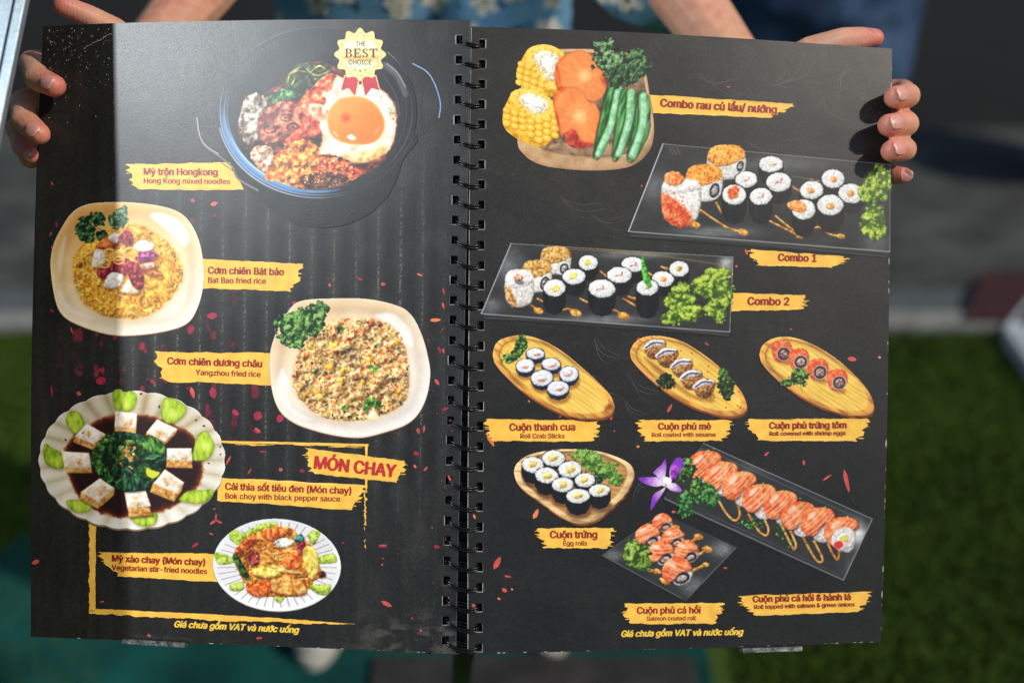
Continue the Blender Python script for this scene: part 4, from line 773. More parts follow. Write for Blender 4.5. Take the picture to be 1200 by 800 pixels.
def dish_salmon_onion():
    c = Print(746, 516, 1026, 684); t = T(3.4286, 690, 500)
    q = t((458, 64), (1138, 368), (1022, 614), (300, 285))
    dark_plate(c, q, [((150, 158, 170), 1.2), ((150, 152, 156), 1.2), ((140, 142, 146), 1.2), ((90, 90, 92), .8)], [(t((1075, 430))[0], (16, 20), 150), (t((430, 120))[0], (10, 10), 120), (t((700, 160))[0], (60, 12), 26), (t((1060, 560))[0], (10, 16), 40)], 601, thick=3, inner=.88)
    c.line(t((470, 90), (1100, 375)), .9, (110, 116, 124), op=.7); c.line(t((470, 345), (1000, 590)), .8, (100, 100, 104), op=.7)
    for pts in [((520, 295), (550, 345), (585, 375), (605, 355), (600, 320)), ((640, 350), (680, 415), (710, 435), (720, 410), (700, 360)), ((770, 390), (800, 450), (822, 490), (830, 470), (810, 420)), ((850, 425), (890, 500), (920, 540), (938, 530), (905, 460)), ((960, 470), (985, 520), (1000, 530), (1005, 500))]: sauce(c, t(*pts), 2.6, 2.2)
    r = random.Random(602)
    for (x, y, n, sx, sy) in [(660, 385, 26, 26, 16), (775, 410, 14, 10, 20), (630, 395, 8, 14, 8), (800, 460, 7, 10, 10)]:
        c.splats([t((r.gauss(x, sx), r.gauss(y, sy)))[0] for _ in range(n)], 1.2, [(60, 130, 50), (100, 170, 80), (36, 90, 36)], x)
    for i, (x, y) in enumerate([(462, 145), (528, 188), (600, 228), (680, 278), (765, 305), (835, 348), (915, 372), (1010, 410)]):
        big = i == 7
        c.poly(t((x - 20, y + 20), (x + 52, y - 10), (x + 62, y + 40), (x + 40, y + 90), (x - 10, y + 80)), tex([(176, 164, 158), (222, 216, 212), (246, 244, 242)], 1.6, 610 + i, 40, .3, 1.5), rag=.9)
        salmon_piece(c, t((x - 68, y + 20), (x - 50, y - 30), (x, y - 50), (x + 55, y - 42), (x + 70, y - 8), (x + 20, y + 26), (x - 10, y + 62), (x - 45, y + 60)), 620 + i, -.75)
        c.splats([t((x + r.gauss(18, 20), y - 38 + r.gauss(0, 8)))[0] for _ in range(10)], .9, [(190, 200, 96), (150, 176, 70), (220, 220, 150)], i)
    x, y = t((1022, 448))[0]
    c.ell(x, y, 15, 13, -.6, tex([(190, 184, 180), (226, 222, 220), (250, 248, 248)], 1.6, 631, 34, .2, 1.5), rag=.8); c.ell(x + .5, y + .5, 9.6, 8.0, -.6, (196, 190, 188), rag=.5); c.ell(x + .5, y + .5, 8.6, 7.0, -.6, tex([(226, 220, 216), (240, 238, 236), (252, 250, 250)], 1.6, 632, 20), rag=.5)
    c.poly(t((985, 465), (1010, 455), (1020, 475), (1000, 490), (985, 480)), (212, 64, 50)); c.poly(t((1005, 445), (1035, 430), (1045, 445), (1015, 460)), (208, 206, 120)); c.poly(t((1020, 460), (1040, 450), (1040, 465)), (226, 150, 120))
    gg = [(20, 62, 26), (44, 104, 44), (84, 148, 72), (140, 190, 116)]
    c.parsley(*t((395, 170))[0], 11, 16, .2, GREEN, 640, 1.7); c.parsley(*t((385, 310))[0], 14, 16, .2, gg, 641, 1.8); c.parsley(*t((470, 270))[0], 17, 14, .3, gg, 642, 1.8); c.parsley(*t((430, 240))[0], 12, 12, .3, GREEN, 643, 1.7)
    # orchid
    for i, (pts, a) in enumerate([(((300, 215), (270, 200), (200, 203), (215, 225), (260, 240), (295, 235)), 0), (((300, 215), (262, 190), (258, 180), (290, 150), (308, 125), (312, 165)), 0), (((310, 240), (290, 250), (255, 275), (245, 335), (262, 320), (300, 262)), 0), (((318, 225), (345, 225), (372, 250), (365, 262), (330, 255), (310, 240)), 0), (((325, 205), (325, 160), (352, 122), (380, 130), (376, 165), (345, 210)), 0)]):
        k = t((310, 225))[0]
        def oc(X, Y, D, k=k, i=i):
            rr = np.hypot(X - k[0], Y - k[1]) / 26; v = np.clip(rr + .35 * (fbm(X / 3, Y / 3, 650 + i) - .5), 0, 1)
            return pal_at([(244, 236, 246), (222, 200, 232), (178, 126, 206), (130, 62, 176)], v) * (1 - .2 * np.exp(-np.maximum(D, 0) / .8))[..., None]
        c.poly(t(*pts), oc)
    c.poly(t((330, 210), (330, 170), (345, 155), (364, 165), (362, 190), (345, 212)), tex([(96, 24, 120), (136, 50, 160), (170, 90, 190)], 3, 660, 20))
    c.ell(*t((315, 215))[0], 5, 4.5, .3, (248, 240, 240), rag=.8); c.ell(*t((300, 232))[0], 3, 2, .5, (236, 200, 220))
    return c

def dish_salmon_rolls():
    c = Print(702, 596, 864, 706); t = T(3.4286, 690, 500)
    q = t((292, 345), (592, 482), (388, 696), (52, 514))
    dark_plate(c, q, [((70, 70, 72), .8), ((110, 112, 114), 1.1), ((110, 112, 114), 1.1), ((104, 104, 106), 1.0)], [(t((530, 490))[0], (18, 13), 70), (t((100, 515))[0], (16, 9), 50), (t((420, 640))[0], (20, 14), 60)], 701, thick=2, inner=.8)
    for pts, b in [(((380, 430), (360, 440)), 5), (((400, 470), (440, 440)), 6), (((430, 520), (475, 490)), 6), (((390, 590), (430, 570), (470, 552)), 4), (((240, 575), (275, 580)), 5), (((290, 610), (310, 620)), 6), (((330, 400), (350, 402)), 5)]: sauce(c, t(*pts), 3.6, b)
    c.ell(*t((385, 690))[0], 4, 2, 0, (60, 58, 56), f=1)
    for i, (x, y, rr) in enumerate([(293, 380, 40), (235, 432, 50), (335, 440, 44), (288, 500, 52), (390, 495, 48), (352, 572, 60)]):
        e = (x + rr * .35, y + rr * .55)
        c.poly(t((x - rr * .1, y + rr * .3), (x + rr, y), (x + rr * .95, y + rr * .7), (x + rr * .3, y + rr * 1.05), (x - rr * .2, y + rr * .9)), tex([(170, 160, 154), (216, 208, 204), (242, 238, 236)], 1.6, 710 + i, 34, .3, 1.2), rag=.7)
        c.ell(*t(e)[0], rr / 3.43 * .55, rr / 3.43 * .38, -.3, (50, 42, 42), rag=.6); c.ell(*t((e[0], e[1] + 2))[0], rr / 3.43 * .36, rr / 3.43 * .2, -.3, tex([(110, 90, 86), (170, 160, 156), (206, 200, 196)], 1.4, 715 + i), rag=.4)
        salmon_piece(c, t((x - rr, y + rr * .2), (x - rr * .75, y - rr * .5), (x, y - rr * .9), (x + rr * .75, y - rr * .6), (x + rr, y), (x + rr * .3, y + rr * .2), (x - rr * .2, y + rr * .7), (x - rr * .7, y + rr * .8)), 720 + i, -.6 + .2 * i)
    c.parsley(*t((188, 500))[0], 18, 18, .2, [(36, 62, 14), (70, 106, 26), (110, 146, 44), (156, 184, 78), (196, 214, 120)], 730, 1.8); c.parsley(*t((215, 545))[0], 12, 10, .2, [(36, 62, 14), (70, 106, 26), (110, 146, 44), (156, 184, 78)], 731, 1.7)
    c.splats([t((430 + 12 * math.cos(k), 480 + 30 * math.sin(k)))[0] for k in range(8)], .7, [(70, 110, 40)], 3)
    return c
# ================================================================== the menu book
book = empty('menu_book', P(545, 400, 0.89), 'large black spiral bound menu held open, printed with dishes and yellow captions', 'menu')
BO = parent_origin(book)
def epoly(pts): 
    p = np.asarray(pts, float); s = np.concatenate([[0], np.cumsum(np.hypot(*np.diff(p, axis=0).T))]); s /= s[-1]
    return lambda t: np.stack([np.interp(t, s, p[:, 0]), np.interp(t, s, p[:, 1])], -1)
def edge_smooth(pts): return epoly(smo(pts, 12))
EDGES = {
 'L': dict(l=edge_smooth([(50, 31), (42.5, 200), (37.5, 400), (35.5, 600), (35, 746)]), r=edge_smooth([(551, 24), (549, 200), (544.5, 390), (541, 500), (537, 650), (534.5, 766)]),
           t=edge_smooth([(50, 31), (132, 27.5), (300, 24), (430, 23.2), (551, 24)]), b=edge_smooth([(35, 746), (280, 755), (534.5, 766)])),
 'R': dict(l=edge_smooth([(552, 31), (550, 200), (549, 400), (548, 600), (548, 766)]), r=edge_smooth([(1046, 57), (1044, 200), (1041, 400), (1036, 650), (1033, 752)]),
           t=edge_smooth([(552, 31), (700, 36), (850, 44), (1046, 57)]), b=edge_smooth([(548, 766), (800, 760), (1033, 752)]))}
def coons(e, u, v):
    l, r, t, b = e['l'](v), e['r'](v), e['t'](u), e['b'](u); U, V = u[..., None], v[..., None]
    c00, c10, c01, c11 = e['l'](np.array(0.)), e['r'](np.array(0.)), e['l'](np.array(1.)), e['r'](np.array(1.))
    return (1 - U) * l + U * r + (1 - V) * t + V * b - ((1 - U) * (1 - V) * c00 + U * (1 - V) * c10 + (1 - U) * V * c01 + U * V * c11)
NR = 31
HOLES = []
for i in range(NR):
    f = i / (NR - 1); y = 47 + 23.43 * i
    HOLES.append(((538.4 - 16.4 * f, y), (565.2 - 4.2 * f, y + 4.5 + 4 * f), 3.6 + .4 * f, 4.9))
def page_colour(side, X, Y):
    if side == 'L':
        v = 32 + 13 * (fbm(X / 60, Y / 60, 11) - .5) + 16 * (fbm(X / 2.2, Y / 2.2, 12, 2) - .5) + 14 * (fbm(X / 5, Y / 70, 13) - .5)
        win = np.clip((X - 105) / 60, 0, 1) * np.clip((535 - X) / 40, 0, 1) * np.clip((Y - 150) / 120, 0, 1) * np.clip((640 - Y) / 160, 0, 1)
        ph = (X - 209 + (Y - 360) * .012) / 26.0
        st = np.cos(2 * np.pi * ph); v = v + win * 9 * st
        dist = np.abs(ph - np.round(ph)) * 26
        dots = (vnoise(X * 1.1, Y * .9, 15) > .62) * np.exp(-(dist / 1.3) ** 2) * (.4 + .9 * vnoise(np.round(ph) * 3.1, Y / 40, 16))
        v = v + win * dots * 62
        sm_ = np.clip((fbm(X / 16, Y / 7, 17) - .47) * 6, 0, 1) * np.clip((Y - 712) / 22, 0, 1) * np.clip((X - 380) / 90, 0, 1)
        v = v + 34 * sm_
        v = v + np.clip((fbm(X / 26, Y / 40, 18) - .52) * 5, 0, 1) * 10 * (X > 420)
        c = np.stack([v * 1.05, v, v * .93], -1)
        glow = np.clip((fbm(X / 12, Y / 14, 19) - .56) * 7, 0, 1) * np.exp(-((Y - 430) / 75) ** 2) * np.clip((X - 60) / 40, 0, 1) * np.clip((330 - X) / 40, 0, 1) * np.clip(-st * 1.5 + .2, 0, 1)
        c = c + glow[..., None] * np.array([125, 10, 30])
    else:
        v = 29 + 17 * (fbm(X / 50, Y / 40, 21) - .5) + 15 * (fbm(X / 2.0, Y / 2.0, 22, 2) - .5) + 10 * (fbm(X / 9, Y / 6, 23) - .5)
        ridge = np.abs(fbm(X / 34 + Y / 70, Y / 26 - X / 80, 24, 3) - .5)
        v = v + 20 * np.exp(-(ridge / .006) ** 2) * np.clip((fbm(X / 40, Y / 40, 25) - .42) * 5, 0, 1) * (Y < 420)
        v = v - 7 * np.clip((Y - 400) / 250, 0, 1)
        c = np.stack([v * 1.04, v, v * .94], -1)
    return lin(np.clip(c, 8, 255))
def make_page(side, name, label, nx, ny):
    e = EDGES[side]
    u, v = np.meshgrid(np.linspace(0, 1, nx + 1), np.linspace(0, 1, ny + 1))
    p = coons(e, u, v); X, Y = p[..., 0], p[..., 1]
    V = page_pt(X.ravel(), Y.ravel(), side, 0.0)
    idx = np.arange((nx + 1) * (ny + 1)).reshape(ny + 1, nx + 1)
    Q = np.stack([idx[1:, :-1], idx[1:, 1:], idx[:-1, 1:], idx[:-1, :-1]], -1)
    cx = (X[1:, 1:] + X[:-1, :-1]) / 2; cy = (Y[1:, 1:] + Y[:-1, :-1]) / 2; keep = np.ones(cx.shape, bool)
    for (hl, hr, hw, hh) in HOLES:
        h = hl if side == 'L' else hr
        keep &= ~((np.abs(cx - h[0]) < hw) & (np.abs(cy - h[1]) < hh))
    C = page_colour(side, X.ravel(), Y.ravel())
    pg = quads_mesh(name, V, Q[keep], C, M_PRINT, book)
    return tag(pg, label)
pageL = make_page('L', 'page', 'left page of noodle and rice dishes over a printed grill', 500, 742)
pageR = make_page('R', 'page', 'right page of sushi rolls over a printed slate', 490, 735)
PAGE = {'L': pageL, 'R': pageR}
# sheets under each page: a block with worn, pale cut edges
M_EDGE = mat('sheet_edges', (60, 58, 55), .7, build=noise_col(900, [(0.35, (28, 27, 26)), (0.55, (70, 68, 64)), (0.72, (176, 172, 164))]))
M_BOARD = mat('black_board', (16, 16, 17), .55)
def ring_px(side, inset_in):
    e = EDGES[side]; t = np.linspace(0, 1, 60)
    L, Rr, Tp, B = e['l'](t), e['r'](t), e['t'](t), e['b'](t)
    if side == 'L':
        Rr = Rr - np.array([inset_in, 0]); Tp = Tp[Tp[:, 0] < Rr[0, 0]]; B = B[B[:, 0] < Rr[-1, 0]]
    else:
        L = L + np.array([inset_in, 0]); Tp = Tp[Tp[:, 0] > L[0, 0]]; B = B[B[:, 0] > L[-1, 0]]
    return np.concatenate([Tp, Rr[1:], B[::-1][1:], L[::-1][1:-1]])
for side in 'LR':
    o = ring_px(side, 30); n = len(o)
    v = np.concatenate([page_pt(o[:, 0], o[:, 1], side, -0.06 * MM), page_pt(o[:, 0], o[:, 1], side, -3.0 * MM)])
    f = [(i, i + n, (i + 1) % n + n, (i + 1) % n) for i in range(n)] + [tuple(range(n, 2 * n))[::-1]]
    pydata('sheet_block', v, f, M_EDGE, book)
# dark board behind the spine
bv, bf = [], []
for k, off in enumerate((-6.0 * MM, -8.0 * MM)):
    for (x, y, s) in [(522, 26, 'L'), (578, 33, 'R'), (574, 763, 'R'), (505, 762, 'L')]: bv.append(page_pt(x, y, s, off))
bf = [(3, 2, 1, 0), (4, 5, 6, 7), (0, 1, 5, 4), (1, 2, 6, 5), (2, 3, 7, 6), (3, 0, 4, 7)]
pydata('spine_board', bv, bf, M_BOARD, book)
# spiral binding
M_WIRE = mat('black_wire', (20, 20, 21), .28, metal=0.4, spec=.6)
def tube(path, r, k=6, closed=False):
    p = np.asarray(path, float); n = len(p); v, f = [], []
    for i in range(n):
        a = p[(i + 1) % n] if (closed or i < n - 1) else p[i]; b = p[i - 1] if (closed or i > 0) else p[i]
        tg = a - b; tg = tg / (np.linalg.norm(tg) + 1e-12)
        up = np.array([0, 0.3, 0.95]) if abs(tg[2]) < .8 else np.array([1.0, 0, 0])
        s = np.cross(tg, up); s /= np.linalg.norm(s); w = np.cross(s, tg)
        rr = r[i] if np.ndim(r) else r
        for j in range(k):
            q = 2 * math.pi * j / k; v.append(p[i] + rr * (math.cos(q) * s + math.sin(q) * w))
    for i in range(n if closed else n - 1):
        for j in range(k):
            a = i * k + j; b = i * k + (j + 1) % k; c = ((i + 1) % n) * k + (j + 1) % k; d = ((i + 1) % n) * k + j
            f.append((a, b, c, d))
    if not closed: f += [tuple(range(k))[::-1], tuple(range((n - 1) * k, n * k))]
    return v, f
def merge(parts):
    V, F = [], []
    for v, f in parts:
        o = len(V); V += list(v); F += [tuple(i + o for i in q) for q in f]
    return V, F
bind = bpy.data.objects.new('spiral_binding', None); link(bind, book); tag(bind, 'row of black twin wire loops along the spine')
for i, (hl, hr, hw, hh) in enumerate(HOLES):
    parts = []
    for dy in (-1.7, 1.7):
        pts = []
        for t_ in np.linspace(0, 1, 13):
            x = hl[0] - 1 + (hr[0] - hl[0] + 2) * t_; sag = 2.5 + 3.5 * i / NR
            y = hl[1] + 1 + dy * .8 + (hr[1] - hl[1] + .5) * t_ + sag * math.sin(math.pi * t_)
            off = (-.8 + 2.3 * math.sin(math.pi * t_) ** .7) * MM
            a = page_pt(x, y, 'L' if x < 549 else 'R', off); pts.append(a)
        for t_ in np.linspace(1, 0, 9)[1:-1]:
            x = hl[0] + 1 + (hr[0] - hl[0] - 2) * t_; y = hl[1] + 2 + dy + (hr[1] - hl[1]) * t_
            pts.append(page_pt(x, y, 'L' if x < 549 else 'R', (-1.0 - 3.4 * math.sin(math.pi * t_)) * MM))
        parts.append(tube(pts, .66 * MM, 7, True))
    v, f = merge(parts)
    pydata('wire_loop', v, f, M_WIRE, bind, smooth=True)

# ------------------------------------------------------------------ flat printed shapes
def tess(pts):
    return [tuple(t) for t in tessellate_polygon([[Vector((x, y, 0)) for x, y in pts]])]
class Ink:                                         # a mesh of flat shapes printed on one page, several inks
    def __init__(self, side, off): self.side, self.off, self.V, self.F, self.I, self.mats, self.k = side, off, [], [], [], [], 0
    def mi(self, m):
        if m not in self.mats: self.mats.append(m)
        return self.mats.index(m)
    def add(self, pts, faces, m, lift=0.0):
        o = len(self.V); self.k += 1
        p = np.asarray(pts, float); w = page_pt(p[:, 0], p[:, 1], self.side, self.off + lift + self.k * 2e-7)
        self.V += list(w)
        j = self.mi(m)
        for q in faces:
            a, b, c = (p[q[0]], p[q[1]], p[q[2]])
            s = (b[0] - a[0]) * (c[1] - a[1]) - (b[1] - a[1]) * (c[0] - a[0])
            self.F.append(tuple(i + o for i in (q if s < 0 else q[::-1]))); self.I.append(j)
    def shape(self, pts, m, lift=0.0): self.add(pts, tess(pts), m, lift)
    def stroke(self, pts, w, m, taper=True, lift=0.0):
        p = np.asarray(pts, float); n = len(p); d = np.gradient(p, axis=0); d /= np.hypot(d[:, 0], d[:, 1])[:, None] + 1e-9
        nn = np.stack([-d[:, 1], d[:, 0]], -1); t = np.linspace(0, 1, n); h = (w / 2) * (np.sin(np.pi * np.clip(t, .06, .94)) ** .6 if taper else np.ones(n))
        a, b = p + nn * h[:, None], p - nn * h[:, None]
        self.add(np.concatenate([a, b]), [q for i in range(n - 1) for q in ((i, i + 1, n + i + 1), (i, n + i + 1, n + i))], m, lift)
    def build(self, name, parent, label=None):
        o = pydata(name, self.V, self.F, self.mats, parent, mi=self.I)
        return tag(o, label)
_fp = bpy.utils.system_resource('DATAFILES', path='fonts')
def font(fn):
    try: return bpy.data.fonts.load(_fp + '/' + fn)
    except Exception: return None
F_INTER = font('Inter.woff2')
_GC = {}
def glyphs(body, weight=0.0, shear=0.0, fnt=None, spacing=1.0):
    """outlines of the lettering, each contour with its own holes filled by itself (overlapping strokes simply overlap)"""
    key = (body, shear, fnt)
    if key in _GC: return _GC[key]
    cu = bpy.data.curves.new('lettering', 'FONT'); cu.body = body; cu.size = 1; cu.shear = shear; cu.space_character = spacing
    if fnt or F_INTER: cu.font = fnt or F_INTER
    o = bpy.data.objects.new('lettering', cu); SC.collection.objects.link(o)
    dg = bpy.context.evaluated_depsgraph_get(); cv = o.evaluated_get(dg).to_curve(dg)
    loops = []
    for s in cv.splines:
        bp = s.bezier_points; n = len(bp); pts = []
        for k in range(n):
            p0, p1 = bp[k], bp[(k + 1) % n]; A, B, Cc, D = [np.array(q[:2]) for q in (p0.co, p0.handle_right, p1.handle_left, p1.co)]
            straight = abs(np.cross(np.append(D - A, 0), np.append(B - A, 0))[2]) < 1e-6 and abs(np.cross(np.append(D - A, 0), np.append(Cc - A, 0))[2]) < 1e-6
            for t_ in ((0,) if straight else (0, .25, .5, .75)):
                pts.append(A * (1 - t_) ** 3 + 3 * B * t_ * (1 - t_) ** 2 + 3 * Cc * t_ ** 2 * (1 - t_) + D * t_ ** 3)
        if len(pts) > 2: loops.append(np.array(pts))
    o.to_curve_clear() if hasattr(o, 'to_curve_clear') else None
    bpy.data.objects.remove(o); bpy.data.curves.remove(cu)
    ar = [0.5 * np.sum(p[:, 0] * np.roll(p[:, 1], -1) - np.roll(p[:, 0], -1) * p[:, 1]) for p in loops]
    sg = np.sign(ar[int(np.argmax(np.abs(ar)))]); V, F = [], []
    for p, q in zip(loops, ar):
        if q * sg < 0: continue
        holes = [h for h, w in zip(loops, ar) if w * sg < 0 and abs(w) < abs(q) and Print.sdist(p, h[:1, 0], h[:1, 1])[0] > 0]
        grp = [p] + holes; o_ = len(V)
        for tr in tessellate_polygon([[Vector((x, y, 0)) for x, y in g] for g in grp]): F.append(tuple(i + o_ for i in tr))
        for g in grp: V += list(g)
    v = np.array(V); v[:, 0] -= v[:, 0].min(); _GC[key] = (v, F)
    return v, F
def text_px(body, p0, p1, weight=0.02, shear=0.0, ys=1.0, fnt=None, spacing=1.0):
    v, f = glyphs(body, weight, shear, fnt, spacing)
    p0, p1 = np.array(p0, float), np.array(p1, float); d = p1 - p0; L = np.hypot(*d); d /= L; s = L / v[:, 0].max(); up = np.array([d[1], -d[0]])
    return p0 + v[:, :1] * s * d + v[:, 1:] * s * ys * up, f
def bold(ink, body, p0, p1, w, shear, ys, m, lift):     # thickened strokes: the outline struck several times, a hair apart
    v, f = text_px(body, p0, p1, 0.0, shear, ys); L = math.hypot(p1[0] - p0[0], p1[1] - p0[1]); s = L / max(1e-6, glyphs(body, 0.0, shear)[0][:, 0].max()) * w
    for k, (dx, dy) in enumerate(((0, 0), (-1, 0), (1, 0), (.5, .45), (-.5, -.45), (.5, -.45), (-.5, .45))):
        ink.add(v + np.array([dx * s, dy * s]), f, m, lift + k * .003 * MM)
def banner(q, rl, rr, seed):
    r = random.Random(seed); TL, TR, BR, BL = [np.array(p, float) for p in q]; pts = []
    def run(a, b, amp, n):
        o = r.uniform(-1, 1)
        for i in range(n):
            t_ = i / n; o = .7 * o + r.uniform(-1, 1) * .6; pts.append(a + (b - a) * t_ + np.array([0, o * amp]))
    run(TL, TR, .8, 34)
    def end(a, b, sg, rag):
        if not rag: pts.append(a); return
        n = 13
        for i in range(n):
            t_ = i / n; k = abs(t_ - .45); pts.append(a + (b - a) * t_ + np.array([sg * (r.uniform(-4.5, 3.5) + (2.5 - 9 * k * k) * 1.0), r.uniform(-.4, .4)]))
    end(TR, BR, 1, rr); run(BR, BL, .9, 34); end(BL, TL, -1, rl)
    return [tuple(p) for p in pts]
CAPS = [
 ('L', [(147, 193), (270, 190), (286, 223), (163, 222)], 1, 0, [('Mỳ trộn Hongkong', (169, 205), (255, 205.6), 0), ('Hong Kong mixed noodles', (169, 215), (270, 215.8), 1)]),
 ('L', [(236, 304), (354, 309), (342, 341), (236, 338)], 0, 1, [('Cơm chiên Bát bảo', (244.5, 320.6), (333, 322.5), 0), ('Bat Bao fried rice', (244.5, 331.4), (312, 332.6), 1)]),
 ('L', [(182, 412), (319, 414), (319, 451), (196, 447)], 1, 0, [('Cơm chiên dương châu', (197, 426.5), (307, 430), 0), ('Yangzhou fried rice', (230, 439), (305.5, 441.5), 1)]),
 ('L', [(357, 524), (476, 540), (465, 565), (370, 555)], 1, 1, [('MÓN CHAY', (368.6, 548.4), (463, 558.6), 2)]),
 ('L', [(256, 559), (428, 568), (412, 597), (255, 586)], 0, 1, [('Cải thìa sốt tiêu đen (Món chay)', (264.5, 573.2), (411.5, 578.4), 0), ('Bok choy with black pepper sauce', (264.5, 583.6), (398.5, 587.2), 1)]),
 ('L', [(115, 646), (259, 649), (259, 681), (140, 675)], 1, 0, [('Mỳ xào chay (Món chay)', (131.7, 657.2), (240.5, 661.7), 0), ('Vegetarian stir-fried noodles', (131.2, 667.2), (243, 671.7), 1)]),
 ('R', [(755, 110), (930, 122), (902, 139), (755, 132)], 0, 1, [('Combo rau củ lẩu/ nướng', (774, 125), (909.5, 133.2), 0)]),
 ('R', [(880, 292), (992, 301), (976, 314), (888, 311)], 1, 1, [('Combo 1', (911.5, 305.6), (956, 306.8), 0)]),
 ('R', [(852, 343), (944, 346), (938, 363), (852, 365)], 0, 1, [('Combo 2', (876, 357.2), (924, 357.6), 0)]),
 ('R', [(570, 491), (702, 493), (694, 517), (577, 517)], 1, 1, [('Cuộn thanh cua', (597.4, 504.4), (673.8, 504), 0), ('Roll Crab Sticks', (610, 513.2), (661.6, 513.2), 1)]),
 ('R', [(748, 492), (855, 492), (847, 516), (757, 517)], 1, 1, [('Cuộn phủ mè', (771.7, 503.2), (832.8, 503), 0), ('Roll coated with sesame', (764, 511.6), (838.3, 511.2), 1)]),
 ('R', [(877, 491), (1017, 490), (1004, 516), (888, 516)], 1, 1, [('Cuộn phủ trứng tôm', (901.3, 502), (991, 501.2), 0), ('Roll covered with shrimp eggs', (901.3, 510), (990, 509.2), 1)]),
 ('R', [(630, 619), (718, 618), (712, 642), (641, 642)], 1, 1, [('Cuộn trứng', (644.8, 630), (699.4, 629.8), 0), ('Egg rolls', (660.3, 638.6), (688, 638.6), 1)]),
 ('R', [(732, 707), (846, 706), (836, 731), (739, 730)], 1, 1, [('Cuộn phủ cá hồi', (746.9, 718.6), (820.7, 718), 0), ('Salmon coated roll', (758, 726.8), (815.4, 726.2), 1)]),
 ('R', [(865, 698), (1020, 693), (1005, 717), (885, 721)], 1, 1, [('Cuộn phủ cá hồi & hành lá', (882.5, 705), (996.5, 702.4), 0), ('Roll topped with salmon & green onions', (884, 713), (1001.5, 709.8), 1)]),
]
for i, (side, q, rl, rr, lines) in enumerate(CAPS):
    ink = Ink(side, .25 * MM); ink.shape(banner(q, rl, rr, 30 + i), M_YEL)
    r = random.Random(60 + i)
    for (e, sg) in (((q[1], q[2]), 1), ((q[0], q[3]), -1)):    # loose bristle marks at the brushed ends
        if not (rr if sg > 0 else rl): continue
        for _ in range(4):
            t_ = r.uniform(.1, .9); x = e[0][0] + (e[1][0] - e[0][0]) * t_; y = e[0][1] + (e[1][1] - e[0][1]) * t_; L = r.uniform(3, 7)
            ink.stroke([(x - sg * 2, y), (x + sg * L * .5, y + .2), (x + sg * L, y + .3)], r.uniform(.6, 1.4), M_YEL)
    for (s, p0, p1, kind) in lines:
        bold(ink, s, p0, p1, (.038, .024, .046)[kind], 0, (1.08, 1.04, 1.12)[kind], M_REDB if kind == 2 else M_RED, .20 * MM)
    ink.build('caption', PAGE[side], 'yellow brush stroke caption reading ' + lines[0][0])
for side, p0, p1 in (('L', (205, 733.9), (350.5, 741)), ('R', (728.8, 745.8), (871.2, 743.4))):
    ink = Ink(side, .14 * MM); bold(ink, 'Giá chưa gồm VAT và nước uống', p0, p1, .046, .25, 1.05, M_YTX, 0)
    ink.build('price_note', PAGE[side], 'yellow italic note reading Giá chưa gồm VAT và nước uống')
# hand-brushed yellow frame round the vegetarian dishes
ink = Ink('L', .10 * MM); r = random.Random(5)
def rough_bar(a, b, w, amp, n=40, taper_end=False):
    a, b = np.array(a, float), np.array(b, float); d = (b - a) / np.hypot(*(b - a)); nn = np.array([-d[1], d[0]]); o1 = o2 = 0; A, B = [], []
    for i in range(n + 1):
        t_ = i / n; o1 = .6 * o1 + r.uniform(-1, 1) * amp * .6; o2 = .6 * o2 + r.uniform(-1, 1) * amp * .25; ww = w / 2 * (1 if not taper_end else max(.06, min(1, (1 - t_) * 3)))
        A.append(a + (b - a) * t_ + nn * (ww + o1 * min(1, ww))); B.append(a + (b - a) * t_ - nn * (ww + o2 * min(1, ww)))
    n = len(A); ink.add(np.array(A + B), [q for i in range(n - 1) for q in ((i, i + 1, n + i + 1), (i, n + i + 1, n + i))], M_YEL)
rough_bar((108.5, 612), (107.5, 718.6), 7.6, 1.3, 46); rough_bar((104, 715.6), (416, 730.6), 6.2, 1.6, 90, True)
rough_bar((256, 517.3), (432, 521.2), 2.6, .7, 50)
for _ in range(16):
    x = r.uniform(262, 410); L = r.uniform(8, 26); y = 517.3 + (x - 256) * .022 + r.uniform(1, 3.4); ink.stroke([(x, y), (x + L / 2, y + .4), (x + L, y + .5)], r.uniform(.7, 1.6), M_YEL)
rough_bar((429.6, 520.5), (429.2, 572), 3.0, .8, 20)
y = 570
while y < 702:
    L = r.uniform(2, 9); k = 1 if y < 610 else .55
    if y < 622 or r.random() < .5: ink.stroke([(428.4 + r.uniform(-1.4, 1.6), y), (428.6 + r.uniform(-1.6, 1.6), y + L / 2), (428.2 + r.uniform(-1.4, 1.4), y + L)], r.uniform(1.0, 2.6) * k ** .5, M_YEL)
    y += L * (.7 if y < 612 else 1.6)
ink.build('frame_line', pageL, 'yellow brushed frame line round the vegetarian dishes')
